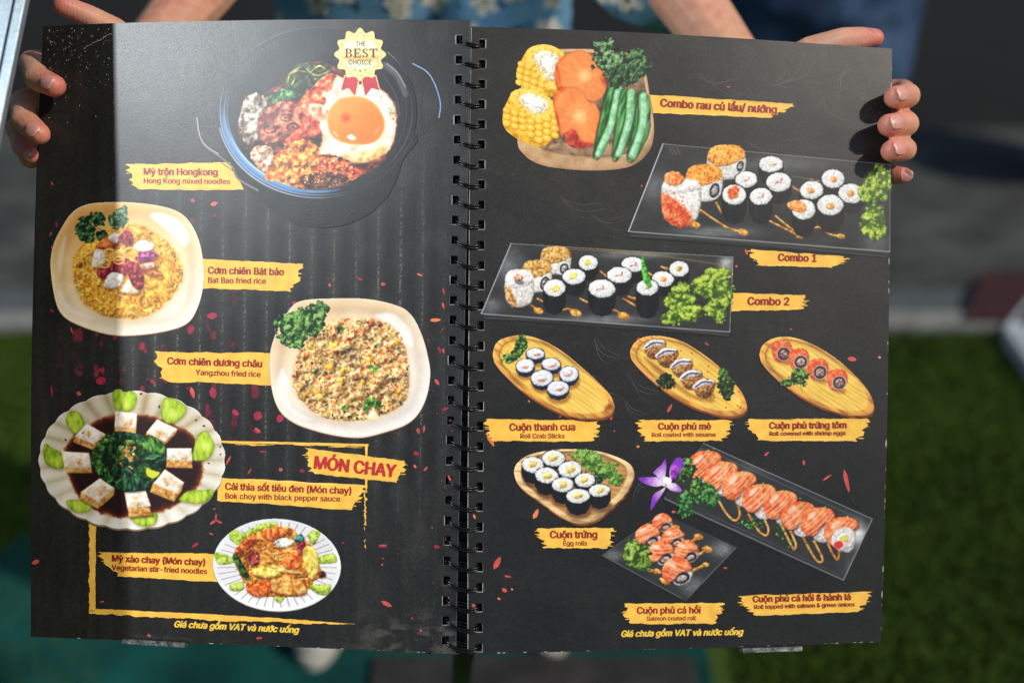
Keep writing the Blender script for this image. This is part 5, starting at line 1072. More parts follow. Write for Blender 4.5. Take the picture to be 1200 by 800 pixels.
# sparks and scratches printed on or worn into each page, plus painted sheen sparkle
def spark(ink, x, y, L, w, a, m):
    r = random.Random(int(x * 7 + y)); c, s = math.cos(a), math.sin(a)
    pts = [(-.5, 0), (-.25, -.45), (.1, -.5), (.4, -.25), (.5, 0.05), (.2, .45), (-.2, .5)]
    ink.shape([(x + (u * L + r.uniform(-.06, .06) * L) * c - v * w * s, y + (u * L) * s + v * w * c) for u, v in pts], m)
SP = {'L': [(61, 215, 5, 1.6, 1.2), (66, 263, 7, 2.2, 1.4), (59.5, 274, 6, 2, -1.0), (61, 290, 6, 1.6, 1.5), (61, 364, 6, 2, .8), (84.5, 387, 9, 2.4, 1.2), (251, 239, 9, 5, -.3), (251, 252.5, 8, 3, -.5), (226, 235, 6, 4, .3), (226, 259, 8, 5, .6), (135, 396, 6, 3, -.4), (249, 370, 8, 12, 1.4), (224, 386, 9, 11, .4),
        (422.5, 327, 6, 3, .6), (386.5, 334, 5, 3, 1.3), (449.5, 333, 6, 4, .2), (346, 355, 8, 4, .2), (520, 341, 9, 2.6, 1.4), (519.5, 358, 8, 3, 1.3), (515, 409, 7, 2.4, 1.1), (519.5, 411, 6, 3, 1.2), (512, 447.5, 9, 4, .9), (522, 479, 9, 3, -.3), (302, 487, 11, 10, .4), (328, 490, 9, 9, .2), (301, 505, 9, 4, .5), (490, 505, 7, 3, 1.2), (497, 502, 9, 2.2, 1.7),
        (61, 458, 14, 2, 1.5), (119, 446, 10, 12, 1.3), (93, 461, 6, 5, .3), (180, 447, 9, 4, .5), (226, 460, 14, 5, 1.3), (250, 460, 14, 8, 1.4), (276, 483, 10, 6, .8), (268, 539, 12, 2.4, -1.1), (292.5, 552, 8, 2.4, -1.0), (308, 528.8, 8, 2, -.1), (302, 503.5, 9, 3, .7), (329, 550, 5, 4, .5), (354, 551.5, 7, 4, .2), (251.5, 596, 5, 1.6, 0),
        (248, 625, 6, 2.4, .4), (402.5, 635.7, 3, 2, 0), (448.5, 638.6, 10, 2.2, -.1), (453, 707, 14, 5, .5), (483, 724, 3, 3, 1), (490, 504, 6, 4, 1.2), (499, 549, 7, 3, -.8), (488, 531, 7, 4, .4), (486.5, 546, 5, 3, 1), (41, 658.5, 10, 5, -.35), (229, 638, 10, 3, -.6), (119.5, 704.6, 6, 1.6, -.2), (175, 744, 5, 3, .5), (449, 640, 8, 2, 0), (303.7, 747, 8, 3, -.1), (493, 738, 4, 3, .3), (512, 640, 7, 4, .3), (527, 560, 9, 2.6, 1.1)],
      'R': [(575, 516, 17, 4.6, 1.0), (628, 602, 13, 5, -1.1), (582.5, 659.5, 17, 6, -1.1), (595, 675, 9, 2.4, .2), (591, 691, 7, 4.5, .6), (584.5, 701, 4, 2.6, .5), (555, 709, 5, 4, .5), (898, 531.5, 7, 2.4, -.7), (941.5, 541.7, 7, 3, 1.4), (969, 559, 14, 2.6, -.6), (991.5, 563, 28, 5, 1.35), (850, 665, 5, 2.6, 0), (789.5, 599.5, 5, 3, 0), (747.5, 398, 7, 2, -1.0), (828, 402.6, 6, 2.4, .7), (785, 478, 11, 3.4, -1.1), (998, 420.5, 12, 5, .15), (1030.5, 418.6, 4, 3, .3), (926.7, 385.5, 3, 2, 0), (874.5, 295.5, 8, 3, 1.2), (862.7, 312, 3, 3, 0), (1060 - 27, 300, 4, 2, 1), (853.5, 102, 5, 1.4, .1), (657, 487.5, 5, 2.4, -.7), (716, 489, 7, 4, 1.2), (748, 523, 4, 3, 0), (620, 470, 3, 2, 1), (600, 690, 3, 2, 1), (752, 218, 4, 2, 1), (556, 605, 6, 2.4, 1.2), (720, 505, 3, 2, 0)]}
for side in 'LR':
    ink = Ink(side, .05 * MM); r = random.Random(77)
    for i, (x, y, L, w, a) in enumerate(SP[side]):
        if side == 'L': m = M_EMM if w >= 8 else (M_EMD if (150 < x < 420 and y < 400) and i % 2 else [M_EMB, M_EMM, M_EMB][i % 3])
        else: m = M_EMO if (x < 640 and y < 610) or L < 5 and i % 2 else M_EMB
        spark(ink, x, y, L, w, a, m)
    if side == 'L':
        for a in (.4, 2.5, -1.5): spark(ink, 253 + 4 * math.cos(a), 609 + 4 * math.sin(a), 9, 2.6, a, M_EMB)
        spark(ink, 510, 375, 13, 4, 0, M_EMO); spark(ink, 492, 322, 8, 2, .4, M_EMO)
        for _ in range(22): spark(ink, r.uniform(440, 530), r.uniform(380, 700), r.uniform(1.5, 5), r.uniform(1, 2), r.uniform(0, 3), r.choice([M_EMB, M_EMM, M_EMD]))
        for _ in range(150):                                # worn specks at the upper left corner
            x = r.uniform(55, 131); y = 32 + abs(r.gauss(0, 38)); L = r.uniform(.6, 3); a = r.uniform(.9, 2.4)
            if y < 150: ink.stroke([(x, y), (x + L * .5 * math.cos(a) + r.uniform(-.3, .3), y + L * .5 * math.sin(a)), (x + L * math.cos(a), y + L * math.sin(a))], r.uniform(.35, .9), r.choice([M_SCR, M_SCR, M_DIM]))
        for _ in range(1500):                               # fine pale specks painted in as sparkle of the lamp's sheen, upper left
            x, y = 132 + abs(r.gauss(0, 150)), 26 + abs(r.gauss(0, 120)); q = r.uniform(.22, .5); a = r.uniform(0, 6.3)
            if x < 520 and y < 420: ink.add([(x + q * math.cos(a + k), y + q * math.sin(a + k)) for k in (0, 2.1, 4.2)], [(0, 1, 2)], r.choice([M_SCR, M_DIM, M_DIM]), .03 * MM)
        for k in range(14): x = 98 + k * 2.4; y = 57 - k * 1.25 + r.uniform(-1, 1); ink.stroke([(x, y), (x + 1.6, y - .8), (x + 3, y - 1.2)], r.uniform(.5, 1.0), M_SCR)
        for (x, y, n, sd) in [(490, 650, 60, 30), (500, 740, 60, 20), (520, 480, 40, 40)]:
            for _ in range(n):
                px, py = r.gauss(x, sd * .6), r.gauss(y, sd)
                if px < 530 and py < 755: ink.stroke([(px, py), (px + r.uniform(-1, 1), py + r.uniform(.4, 1.5)), (px + r.uniform(-1.4, 1.4), py + r.uniform(1, 3))], r.uniform(.3, .7), M_DIM)
    else:
        for (x, y, a, L) in [(660, 420, .8, 60), (690, 440, .9, 50), (700, 395, 1.0, 40), (740, 440, .8, 46), (735, 470, .9, 30), (620, 395, 2.4, 40), (840, 215, -.3, 50), (870, 165, .2, 60), (900, 100, -.6, 60), (960, 110, .9, 50), (1000, 80, 2.2, 40), (820, 90, .3, 50), (650, 225, .5, 60), (690, 250, .3, 50), (600, 290, .2, 40), (770, 560, 2.5, 40), (720, 545, 2.7, 36)]:
            for k in range(3):
                o = r.uniform(-6, 6); p = [(x + o + t_ * L * math.cos(a + .3 * math.sin(3 * t_ + k)), y + o * .6 + t_ * L * math.sin(a + .3 * math.sin(3 * t_ + k))) for t_ in np.linspace(0, 1, 12)]; ink.stroke(p, r.uniform(.25, .5), M_DIM)
        for _ in range(90): x, y = r.uniform(560, 1040), r.uniform(50, 740); ink.stroke([(x, y), (x + .6, y + .4), (x + r.uniform(.6, 1.4), y + r.uniform(0, 1))], r.uniform(.3, .7), M_DIM)
        v = 0.02
        while v < .98:                                      # knocks along the fore edge
            p = EDGES['R']['r'](np.array(v)); L = r.uniform(2, 9); q = EDGES['R']['r'](np.array(min(.999, v + L / 700)))
            if r.random() < .55: ink.stroke([(p[0] - .7, p[1]), ((p[0] + q[0]) / 2 - .5 - r.uniform(0, .6), (p[1] + q[1]) / 2), (q[0] - .7, q[1])], r.uniform(.6, 1.7), r.choice([M_SCR, M_DIM]))
            v += L / 700 + r.uniform(.002, .02)
    e = EDGES[side]['r' if side == 'L' else 'l']
    ink.stroke([tuple(p + np.array([-.4 if side == 'L' else .4, 0])) for p in e(np.linspace(.003, .997, 60))], .55, M_DIM if side == 'L' else M_SCR, False)
    for k in range(20):
        t_ = r.random(); p = EDGES[side]['b'](np.array(t_)); ink.stroke([(p[0], p[1] - .6), (p[0] + 2, p[1] - .7), (p[0] + 4, p[1] - .6)], r.uniform(.4, 1), r.choice([M_SCR, M_DIM]))
    for i, (hl, hr, hw, hh) in enumerate(HOLES):            # white worn rims of the punched holes
        h = hl if side == 'L' else hr; f = i / NR; x0, x1, y0, y1 = h[0] - hw, h[0] + hw, h[1] - hh, h[1] + hh; w = .8
        def ln(a, b, w=w, m=M_SCR):
            mid = ((a[0] + b[0]) / 2 + r.uniform(-.2, .2), (a[1] + b[1]) / 2 + r.uniform(-.2, .2)); ink.stroke([a, mid, b], w, m, False)
        if side == 'L':
            ln((x0 - .4, y0 - .5), (x0 - .4, y1 + .6), .6, M_SCR if i % 4 == 0 else M_DIM); ln((x0 - .3, y1 + .5), (x1, y1 + .5), .5, M_SCR if i % 4 == 1 else M_DIM)
            if i < 6: ln((x0, y0 - .7), (x1, y0 - .7), .9, M_DIM); ln((x0 - 1.4, y0), (x0 - 1.4, y1), 1.0 - .15 * i, M_DIM)
        else:
            ln((x0, y1 + .4), (x1 + .6, y1 + .4), .6, M_SCR if i > 8 else M_DIM); ln((x1 + .4, y0), (x1 + .4, y1 + .5), .5, M_SCR if i % 3 == 0 else M_DIM)
            if i < 8: ln((x1 + 1.4, y0), (x1 + 1.2, y1), 1.1, M_DIM); ln((x0, y0 - .7), (x1, y0 - .7), .8, M_DIM)
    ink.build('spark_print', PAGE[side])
# printed dishes
def dish(fn, side, label):
    c = fn(); c.soften(); ok = c.a > .5; X, Y = np.meshgrid(c.x0 + np.arange(c.w) / c.S, c.y0 + np.arange(c.h) / c.S)
    g = fbm(X * 1.3, Y * 1.3, 991, 2) - .5; img = np.clip(c.rgb * (1 + .10 * g[..., None]), 0, 255); L_ = img.mean(-1, keepdims=True); img = np.clip(L_ + (img - L_) * 1.03, 0, 255); img = np.clip(img + 8 * np.sin((img / 255 - .5) * 2 * np.pi) - 2, 0, 255); img = np.clip(img * (1 + .09 * (fbm(X / 16, Y / 16, 992, 2) - .5))[..., None], 0, 255)
    q = ok[:-1, :-1] & ok[1:, :-1] & ok[:-1, 1:] & ok[1:, 1:]
    idx = np.arange(c.w * c.h).reshape(c.h, c.w)
    Q = np.stack([idx[1:, :-1], idx[1:, 1:], idx[:-1, 1:], idx[:-1, :-1]], -1)[q]
    used = np.unique(Q); mp = np.zeros(c.w * c.h, np.int64); mp[used] = np.arange(len(used))
    V = page_pt(X.ravel()[used], Y.ravel()[used], side, .50 * MM)
    return tag(quads_mesh('dish_picture', V, mp[Q], lin(img.reshape(-1, 3)[used]), M_PRINT, PAGE[side]), label)
dish(dish_stone_pot, 'L', 'printed black pot of noodles, meat and a fried egg')
dish(dish_bat_bao, 'L', 'printed cream plate of golden fried rice with meat and parsley')
dish(dish_yangzhou, 'L', 'printed pale plate of mixed fried rice with parsley')
dish(dish_bok_choy, 'L', 'printed scalloped plate of tofu blocks round bok choy in brown sauce')
dish(dish_noodles, 'L', 'printed white ribbed plate of stir-fried noodles')
dish(dish_veggies, 'R', 'printed tray of corn, carrot, okra and parsley')
dish(dish_combo_one, 'R', 'printed black tray of sushi rolls with orange roe, upper of the two')
dish(dish_combo_two, 'R', 'printed black tray of sushi rolls with curly lettuce, lower of the two')
dish(dish_crab_rolls, 'R', 'printed wooden boat plate of six crab stick rolls')
dish(dish_sesame_rolls, 'R', 'printed wooden boat plate of sesame coated rolls')
dish(dish_shrimp_rolls, 'R', 'printed wooden boat plate of four shrimp egg rolls')
dish(dish_egg_rolls, 'R', 'printed wooden leaf-shaped plate of eight egg rolls')
dish(dish_salmon_rolls, 'R', 'printed square black plate of salmon coated rolls')
dish(dish_salmon_onion, 'R', 'printed long black tray of salmon rolls with a purple orchid')
# award badge
GOLD = [flat_print('gold_ink_dark', (206, 160, 82)), flat_print('gold_ink_light', (246, 220, 150)), flat_print('gold_ink_pale', (252, 240, 196)), flat_print('gold_ink_mid', (232, 192, 112))]
ink = Ink('L', .62 * MM)
bx, by = 422.5, 64.5
def star(rad, dep, n=12, ph=-math.pi / 2):
    return [(bx + rad * (1 - dep * (.5 - .5 * math.cos(n * (a))) ) * math.cos(a + ph), by + rad * 1.02 * (1 - dep * (.5 - .5 * math.cos(n * a))) * math.sin(a + ph)) for a in np.linspace(0, 2 * math.pi, 192, endpoint=False)]
for sg in (-1, 1):
    pts = [(bx + sg * 1.5, 91), (bx + sg * 18, 90), (bx + sg * 22.5, 106.5), (bx + sg * 13.5, 103.5), (bx + sg * 6, 113)]
    k = np.mean(pts, 0); ink.shape([(k[0] + (x - k[0]) * 1.12, k[1] + (y - k[1]) * 1.12) for x, y in pts], GOLD[1]); ink.shape(pts, M_RIB, 0.06 * MM)
ink.shape(star(30.5, .17), GOLD[3], 0.09 * MM); ink.shape(star(29.5, .17), GOLD[1], 0.12 * MM); ink.shape(star(25.6, .17), GOLD[0], 0.15 * MM); ink.shape(star(25.0, .17), GOLD[3], 0.18 * MM); ink.shape(star(24.6, .17), GOLD[1], 0.21 * MM)
def band(y0, y1, m, lift):
    w = lambda y: math.sqrt(max(0, 21 ** 2 - (y - by) ** 2)); ink.shape([(bx + w(y), y) for y in np.linspace(y0, y1, 8)] + [(bx - w(y), y) for y in np.linspace(y1, y0, 8)], m, lift)
band(by - 20, by - 9, GOLD[1], 0.24 * MM); band(by - 16, by - 7, GOLD[2], 0.27 * MM); band(by + 1, by + 6, GOLD[3], 0.27 * MM); band(by + 9, by + 17, GOLD[2], 0.27 * MM)
# serif capitals: each letter is drawn from strokes with foot serifs, unit height
SER = {'T': (0.82, [[(0, .9), (.82, .9), (.82, 1), (0, 1)], [(0, .72), (.07, .72), (.1, .9), (0, .9)], [(.75, .72), (.82, .72), (.82, .9), (.72, .9)], [(.31, 0.04), (.51, .04), (.51, .9), (.31, .9)], [(.2, 0), (.62, 0), (.62, .06), (.2, .06)]]),
       'H': (0.95, [[(.1, 0), (.28, 0), (.28, 1), (.1, 1)], [(.67, 0), (.85, 0), (.85, 1), (.67, 1)], [(.28, .47), (.67, .47), (.67, .56), (.28, .56)]] + [[(x, y), (x + .38, y), (x + .38, y + .06), (x, y + .06)] for x in (0, .57) for y in (0, .94)]),
       'E': (0.78, [[(.1, 0), (.29, 0), (.29, 1), (.1, 1)], [(0, .92), (.72, .92), (.72, 1), (0, 1)], [(0, 0), (.76, 0), (.76, .08), (0, .08)], [(.29, .46), (.55, .46), (.55, .54), (.29, .54)], [(.65, .74), (.72, .74), (.72, .92), (.6, .92)], [(.68, .26), (.76, .26), (.76, .08), (.62, .08)], [(.5, .36), (.56, .36), (.56, .64), (.5, .64)]]),
       'I': (0.42, [[(.11, 0), (.31, 0), (.31, 1), (.11, 1)], [(0, 0), (.42, 0), (.42, .06), (0, .06)], [(0, .94), (.42, .94), (.42, 1), (0, 1)]])}
def arc(cx, cy, rx, ry, a0, a1, w0, w1, n=14):
    o, i_ = [], []
    for k in range(n + 1):
        t_ = k / n; a = a0 + (a1 - a0) * t_; w = w0 + (w1 - w0) * math.sin(math.pi * t_); o.append((cx + (rx + w / 2) * math.cos(a), cy + (ry + .03) * math.sin(a))); i_.append((cx + (rx - w / 2) * math.cos(a), cy + (ry - .03) * math.sin(a)))
    return o + i_[::-1]
SER['B'] = (.8, [[(.1, 0), (.29, 0), (.29, 1), (.1, 1)], [(0, .93), (.45, .93), (.45, 1), (0, 1)], [(0, 0), (.45, 0), (.45, .07), (0, .07)], [(.29, .48), (.46, .48), (.46, .54), (.29, .54)], arc(.42, .735, .2, .235, -math.pi / 2, math.pi / 2, .08, .2), arc(.42, .27, .26, .24, -math.pi / 2, math.pi / 2, .08, .2)])
SER['C'] = (.85, [arc(.46, .5, .36, .47, .8, 2 * math.pi - .8, .06, .2, 24), [(.7, .72), (.78, .72), (.78, .98), (.72, .98)]])
SER['O'] = (.92, [arc(.46, .5, .36, .47, 0, math.pi, .12, .1, 16), arc(.46, .5, .36, .47, math.pi, 2 * math.pi, .12, .1, 16), arc(.46, .5, .38, .47, 2.4, 3.9, .1, .2), arc(.46, .5, .38, .47, -.7, .7, .1, .2)])
SER['S'] = (.66, [arc(.33, .73, .2, .24, .5, math.pi * 1.35, .08, .17), arc(.33, .28, .22, .25, -math.pi + .5, math.pi * .4, .08, .17), [(.14, .66), (.24, .72), (.5, .42), (.42, .34)], [(.5, .7), (.56, .7), (.56, .98), (.51, .98)], [(.06, .02), (.12, .02), (.12, .32), (.06, .32)]])
def serif(word, x0, x1, y, h, m):
    tot = sum(SER[ch][0] for ch in word) + .12 * (len(word) - 1); s = (x1 - x0) / tot; x = 0
    for ch in word:
        w, polys = SER[ch]
        for p in polys: ink.shape([(x0 + (x + a) * s, y - b * h) for a, b in p], m, 0.39 * MM)
        x += w + .12
bold(ink, 'THE', (417.6, 54.4), (428.6, 54.4), .012, 0, 1.15, M_BRN, 0.39 * MM); serif('BEST', 404.6, 442.6, 68.2, 10.4, M_BRN); bold(ink, 'CHOICE', (409, 76.4), (436, 76.4), .012, 0, 1.1, M_BRN, 0.39 * MM)
for (x, y, q) in [(412, 80.2, 1.0), (416.6, 82.4, 1.3), (422.6, 83.8, 1.7), (428.6, 82.6, 1.3), (433.2, 80.4, 1.0)]:
    ink.shape([(x + q * (1 if k % 2 == 0 else .42) * math.sin(k * math.pi / 5), y - q * (1 if k % 2 == 0 else .42) * math.cos(k * math.pi / 5)) for k in range(10)], M_BRN, 0.39 * MM)
ink.build('award_badge', pageL, 'gold rosette with red ribbons reading THE BEST CHOICE')
# ================================================================== people
_bm = bmesh.new(); bmesh.ops.create_icosphere(_bm, subdivisions=2, radius=1.0)
ICV = np.array([tuple(v.co) for v in _bm.verts]); ICF = np.array([[v.index for v in f.verts] for f in _bm.faces]); _bm.free()
def organic(chains, voxel, smooth=6, sm_f=.5):
    """one continuous skin over chains of (point, radius or three radii)"""
    V, F = [], []
    for ch in chains:
        for k in range(len(ch)):
            p0, r0 = np.asarray(ch[k][0], float), np.asarray(ch[k][1], float) * np.ones(3)
            if k == len(ch) - 1: steps = [0.0]; p1, r1 = p0, r0
            else:
                p1, r1 = np.asarray(ch[k + 1][0], float), np.asarray(ch[k + 1][1], float) * np.ones(3)
                n = max(1, int(np.linalg.norm(p1 - p0) / (min(r0.min(), r1.min()) * .28))); steps = [i / n for i in range(n)]
            for t in steps:
                V.append(p0 + (p1 - p0) * t + ICV * (r0 + (r1 - r0) * t)); F.append(ICF + len(ICV) * len(F))
    V = np.concatenate(V); F = np.concatenate(F)
    me = bpy.data.meshes.new('skin'); me.from_pydata(V.tolist(), [], F.tolist()); o = bpy.data.objects.new('skin', me); SC.collection.objects.link(o)
    m = o.modifiers.new('r', 'REMESH'); m.mode = 'VOXEL'; m.voxel_size = voxel
    if smooth: s = o.modifiers.new('s', 'SMOOTH'); s.iterations = smooth; s.factor = sm_f
    dg = bpy.context.evaluated_depsgraph_get(); e = bpy.data.meshes.new_from_object(o.evaluated_get(dg))
    v = np.empty(len(e.vertices) * 3, np.float32); e.vertices.foreach_get('co', v); v = v.reshape(-1, 3).astype(float)
    f = [tuple(p.vertices) for p in e.polygons]
    bpy.data.objects.remove(o); bpy.data.meshes.remove(me); bpy.data.meshes.remove(e)
    return v, f
def skin_build(nt, b):
    tc = nt.nodes.new('ShaderNodeTexCoord')
    n = nd(nt, 'ShaderNodeTexNoise', Scale=45.0, Detail=4.0); nt.links.new(tc.outputs['Object'], n.inputs['Vector'])
    at = nt.nodes.new('ShaderNodeAttribute'); at.attribute_name = 'flush'
    mx = nt.nodes.new('ShaderNodeMix'); mx.data_type = 'RGBA'; mx.inputs['B'].default_value = rgba((216, 104, 96))
    nt.links.new(at.outputs['Fac'], mx.inputs['Factor']); nt.links.new(ramp(nt, n.outputs['Fac'], [(0.3, (206, 142, 114)), (0.5, (222, 166, 136)), (0.72, (212, 138, 118))]), mx.inputs['A'])
    nt.links.new(mx.outputs['Result'], b.inputs['Base Color'])
    n2 = nd(nt, 'ShaderNodeTexNoise', Scale=420.0, Detail=3.0); nt.links.new(tc.outputs['Object'], n2.inputs['Vector'])
    w = nd(nt, 'ShaderNodeTexWave', Scale=120.0, Distortion=6.0, Detail=3.0); nt.links.new(tc.outputs['Object'], w.inputs['Vector'])
    bp = nd(nt, 'ShaderNodeBump', Strength=.25, Distance=.0008); nt.links.new(n2.outputs['Fac'], bp.inputs['Height'])
    bp2 = nd(nt, 'ShaderNodeBump', Strength=.12, Distance=.0006); nt.links.new(w.outputs['Fac'], bp2.inputs['Height']); nt.links.new(bp.outputs[0], bp2.inputs['Normal'])
    nt.links.new(bp2.outputs[0], b.inputs['Normal'])
M_SKIN = mat('skin', (220, 165, 140), .48, spec=.4, build=skin_build, sss=.18)
M_NAIL = mat('fingernail', (220, 154, 142), .38, spec=.4)
M_TIP = mat('nail_tip', (234, 190, 176), .35)

def nail(centre, along, out, L=.0058, W=.0046, tipm=True):
    a = np.asarray(along, float); a /= np.linalg.norm(a); o = np.asarray(out, float); o -= a * (o @ a); o /= np.linalg.norm(o); s = np.cross(a, o); v, f, mi = [], [], []
    nu, nv = 9, 8
    for i in range(nu):
        t = -1 + 2 * i / (nu - 1); wid = W * (1 - .12 * max(0, t) ** 3 - .35 * max(0, -t) ** 4) * (math.sqrt(max(0, 1 - (max(0, abs(t) - .55) / .45) ** 2 * .75)))
        for j in range(nv):
            q = -1 + 2 * j / (nv - 1); v.append(np.asarray(centre) + a * L * t * (1 - .12 * q * q * (t > 0)) + s * wid * q + o * (-.0016 * q * q - .0007 * t * t))
    for i in range(nu - 1):
        for j in range(nv - 1):
            f.append((i * nv + j, i * nv + j + 1, (i + 1) * nv + j + 1, (i + 1) * nv + j)); mi.append(2 if (i >= nu - 2 and tipm) else 1)
    return v, f, mi

SKIN = [P(550, -120, 1.42)]
TIPS, JOINTS = [], []
def hand(side):
    """palm, four fingers and thumb gripping the corner of the menu; returns chains and nails"""
    ch, nl = [], []
    if side == 'R':
        wr = P(908, 135, 1.005)
        mc = [P(1004, 108, .968), P(1003, 140, .972), P(1000, 170, .974), P(992, 196, .972)]
        fing = [[P(1058, 107, .957), P(1064, 112, .921), P(1049, 114, .9085)], [P(1058, 141, .957), P(1062, 145, .918), P(1042, 147, .905)], [P(1056, 172, .957), P(1060, 175, .920), P(1045, 177, .906)], [P(1036, 203, .952), P(1050, 205.5, .940), P(1059, 205.5, .937)]]
        rad = [(.0098, .0092, .0092, .0084), (.0098, .0094, .0094, .0086), (.0096, .0090, .0090, .0082), (.0088, .0076, .0072, .0064)]
        th = [P(918, 82, .985), P(950, 60, .945), P(988, 48, .930), P(1025, 44.5, .924)]; tr = (.0140, .0112, .0100, .0070)
        el = P(772, -45, 1.20)
    else:
        wr = P(128, 118, .985)
        mc = [P(76, 78, .945), P(70, 112, .95), P(66, 146, .952), P(64, 172, .95)]
        fing = [[P(38, 74, .938), P(44, 92, .902), P(64, 101, .889)], [P(26, 120, .938), P(28, 141, .905), P(46, 157, .891)], [P(20, 150, .938), P(26, 172, .92), P(37, 182, .91)], [P(30, 176, .936), P(34, 186, .925), P(37, 188, .918)]]
        rad = [(.0105, .0100, .0094, .0082), (.0105, .0098, .0092, .0080), (.0098, .0084, .0076, .0066), (.0085, .0074, .0070, .0062)]
        th = [P(166, 72, .965), P(134, 36, .925), P(104, 19.5, .912), P(75, 7, .905)]; tr = (.0135, .0100, .0086, .0080)
        el = P(284, -72, 1.20)
    for m, f, r in zip(mc, fing, rad):
        ch.append([(wr, .017), (m * .9 + wr * .1, .0115), (m, r[0]), (f[0], r[1]), ((f[0] + f[1]) / 2, r[2] * .96), (f[1], r[2]), ((f[1] + f[2]) / 2, (r[2] + r[3]) / 2), (f[2], r[3])])
    for a, b in zip(mc, mc[1:]): ch.append([(a, .0105), (b, .0105)]); ch.append([((a + wr) / 2, .0135), ((b + wr) / 2, .0135)])
    ch.append([(wr, .018), (th[0], tr[0]), (th[1], tr[1]), (th[2], tr[2]), ((th[2] + th[3]) / 2, tr[2] * .93), (th[3], tr[3])])
    ch.append([(th[0], .013), ((mc[0] + wr) / 2, .013)])
    ch.append([(wr, (.019, .019, .022)), (wr * .75 + el * .25, .0225), (wr * .4 + el * .6, .029), (wr * .12 + el * .88, .032), (el, .033)])
    to_cam = CP - P(550, 300, .9); to_cam /= np.linalg.norm(to_cam)
    for k, (f, r) in enumerate(zip(fing, rad)):
        al = f[2] - f[1]
        if k == 3 and side == 'R': nl.append(nail(f[2] + to_cam * (r[3] + .0006), al, to_cam, .0044, .0036)); continue
        if side == 'L' and k > 1: ot = to_cam * .9 - np.array([.3, 0, 0]); ot /= np.linalg.norm(ot); nl.append(nail(f[2] + ot * (r[3] + .0006), al, ot, .0044, .0036)); continue
        an = al / np.linalg.norm(al); ot = to_cam + np.array([0, 0, .18]) - an * 0; ot = ot - an * (ot @ an) + an * .22; ot /= np.linalg.norm(ot)
        nl.append(nail(f[2] + ot * (r[3] + .0009) - an * .0012, an - ot * .18, ot, .0064, .0050, True))
    up = CR[1]
    al = th[3] - th[2]; ot = up + to_cam * .3; ot /= np.linalg.norm(ot); al = al / np.linalg.norm(al); nl.append(nail(th[3] + ot * (tr[3] * 1.0) - al * .0016, al - ot * .10, ot, .0052, .0050))
    TIPS.extend([f[2] for f in fing] + [th[3]]); JOINTS.extend([f[0] for f in fing]); return ch, nl, el
def body_mesh(name, sets, nails, parent):
    V, F, MI = [], [], []
    for v, f in sets: o = len(V); V += list(v); F += [tuple(i + o for i in q) for q in f]; MI += [0] * len(f)
    for v, f, m in nails: o = len(V); V += list(v); F += [tuple(i + o for i in q) for q in f]; MI += m
    o = pydata(name, V, F, [M_SKIN, M_NAIL, M_TIP], parent, smooth=True, mi=MI)
    va = np.asarray(V, float); fl = np.zeros(len(va))
    for t in TIPS: fl = np.maximum(fl, .75 * np.exp(-(np.linalg.norm(va - t, axis=1) / .013) ** 2))
    for t in JOINTS: fl = np.maximum(fl, .35 * np.exp(-(np.linalg.norm(va - t, axis=1) / .010) ** 2))
    k = va / .012; fl = np.clip(fl * (.55 + .9 * fbm(k[:, 0] + k[:, 1], k[:, 2], 77, 3)), 0, 1)
    at = o.data.attributes.new('flush', 'FLOAT', 'POINT'); at.data.foreach_set('value', fl.astype(np.float32))
    return o
W0 = np.array([-0.10, 1.44, 0.0])                      # where the person holding the menu stands
woman = empty('person', W0, 'person in a blue shirt with white flowers, holding up the menu with both hands', 'person')
hr, nr, elr = hand('R'); hl_, nl_, ell_ = hand('L')
shR, shL = W0 + np.array([.165, .03, 1.34]), W0 + np.array([-.165, .03, 1.34])
torso = [[(W0 + np.array([0, .02, .86]), (.155, .11, .12)), (W0 + np.array([0, .01, 1.02]), (.125, .09, .1)), (W0 + np.array([0, .01, 1.2]), (.145, .10, .1)), (W0 + np.array([0, .02, 1.33]), (.12, .075, .06)), (W0 + np.array([0, .01, 1.42]), .05), (W0 + np.array([0, -.01, 1.49]), .05), (W0 + np.array([0, -.03, 1.56]), (.07, .085, .09)), (W0 + np.array([0, -.02, 1.60]), (.074, .09, .09))],
         [(shL, .055), (W0 + np.array([0, .02, 1.35]), .05), (shR, .055)], [(shR, .055), (elr * .5 + shR * .5, .045), (elr, .040)], [(shL, .055), (ell_ * .5 + shL * .5, .045), (ell_, .040)],
         [(W0 + np.array([0, -.115, 1.575]), .012), (W0 + np.array([0, -.125, 1.555]), .014)], [(W0 + np.array([-.078, -.01, 1.57]), (.01, .02, .028))], [(W0 + np.array([.078, -.01, 1.57]), (.01, .02, .028))]]
FT = [G(366, 783, .02) + np.array([0, .024, 0]), G(646, 770, .02) + np.array([0, .024, 0])]
for s, ft in zip((-1, 1), FT):
    torso.append([(W0 + np.array([s * .085, .02, .86]), .095), (W0 + np.array([s * .12, .01, .48]), .058), (np.array([ft[0] , ft[1] + .17, .27]), .052), (np.array([ft[0], ft[1] + .17, .08]), .036)])
skin_sets = [organic(hr, .0013, 7), organic(hl_, .0013, 7), organic(torso, .009, 4)]
body_mesh('body', skin_sets, nr + nl_, woman)
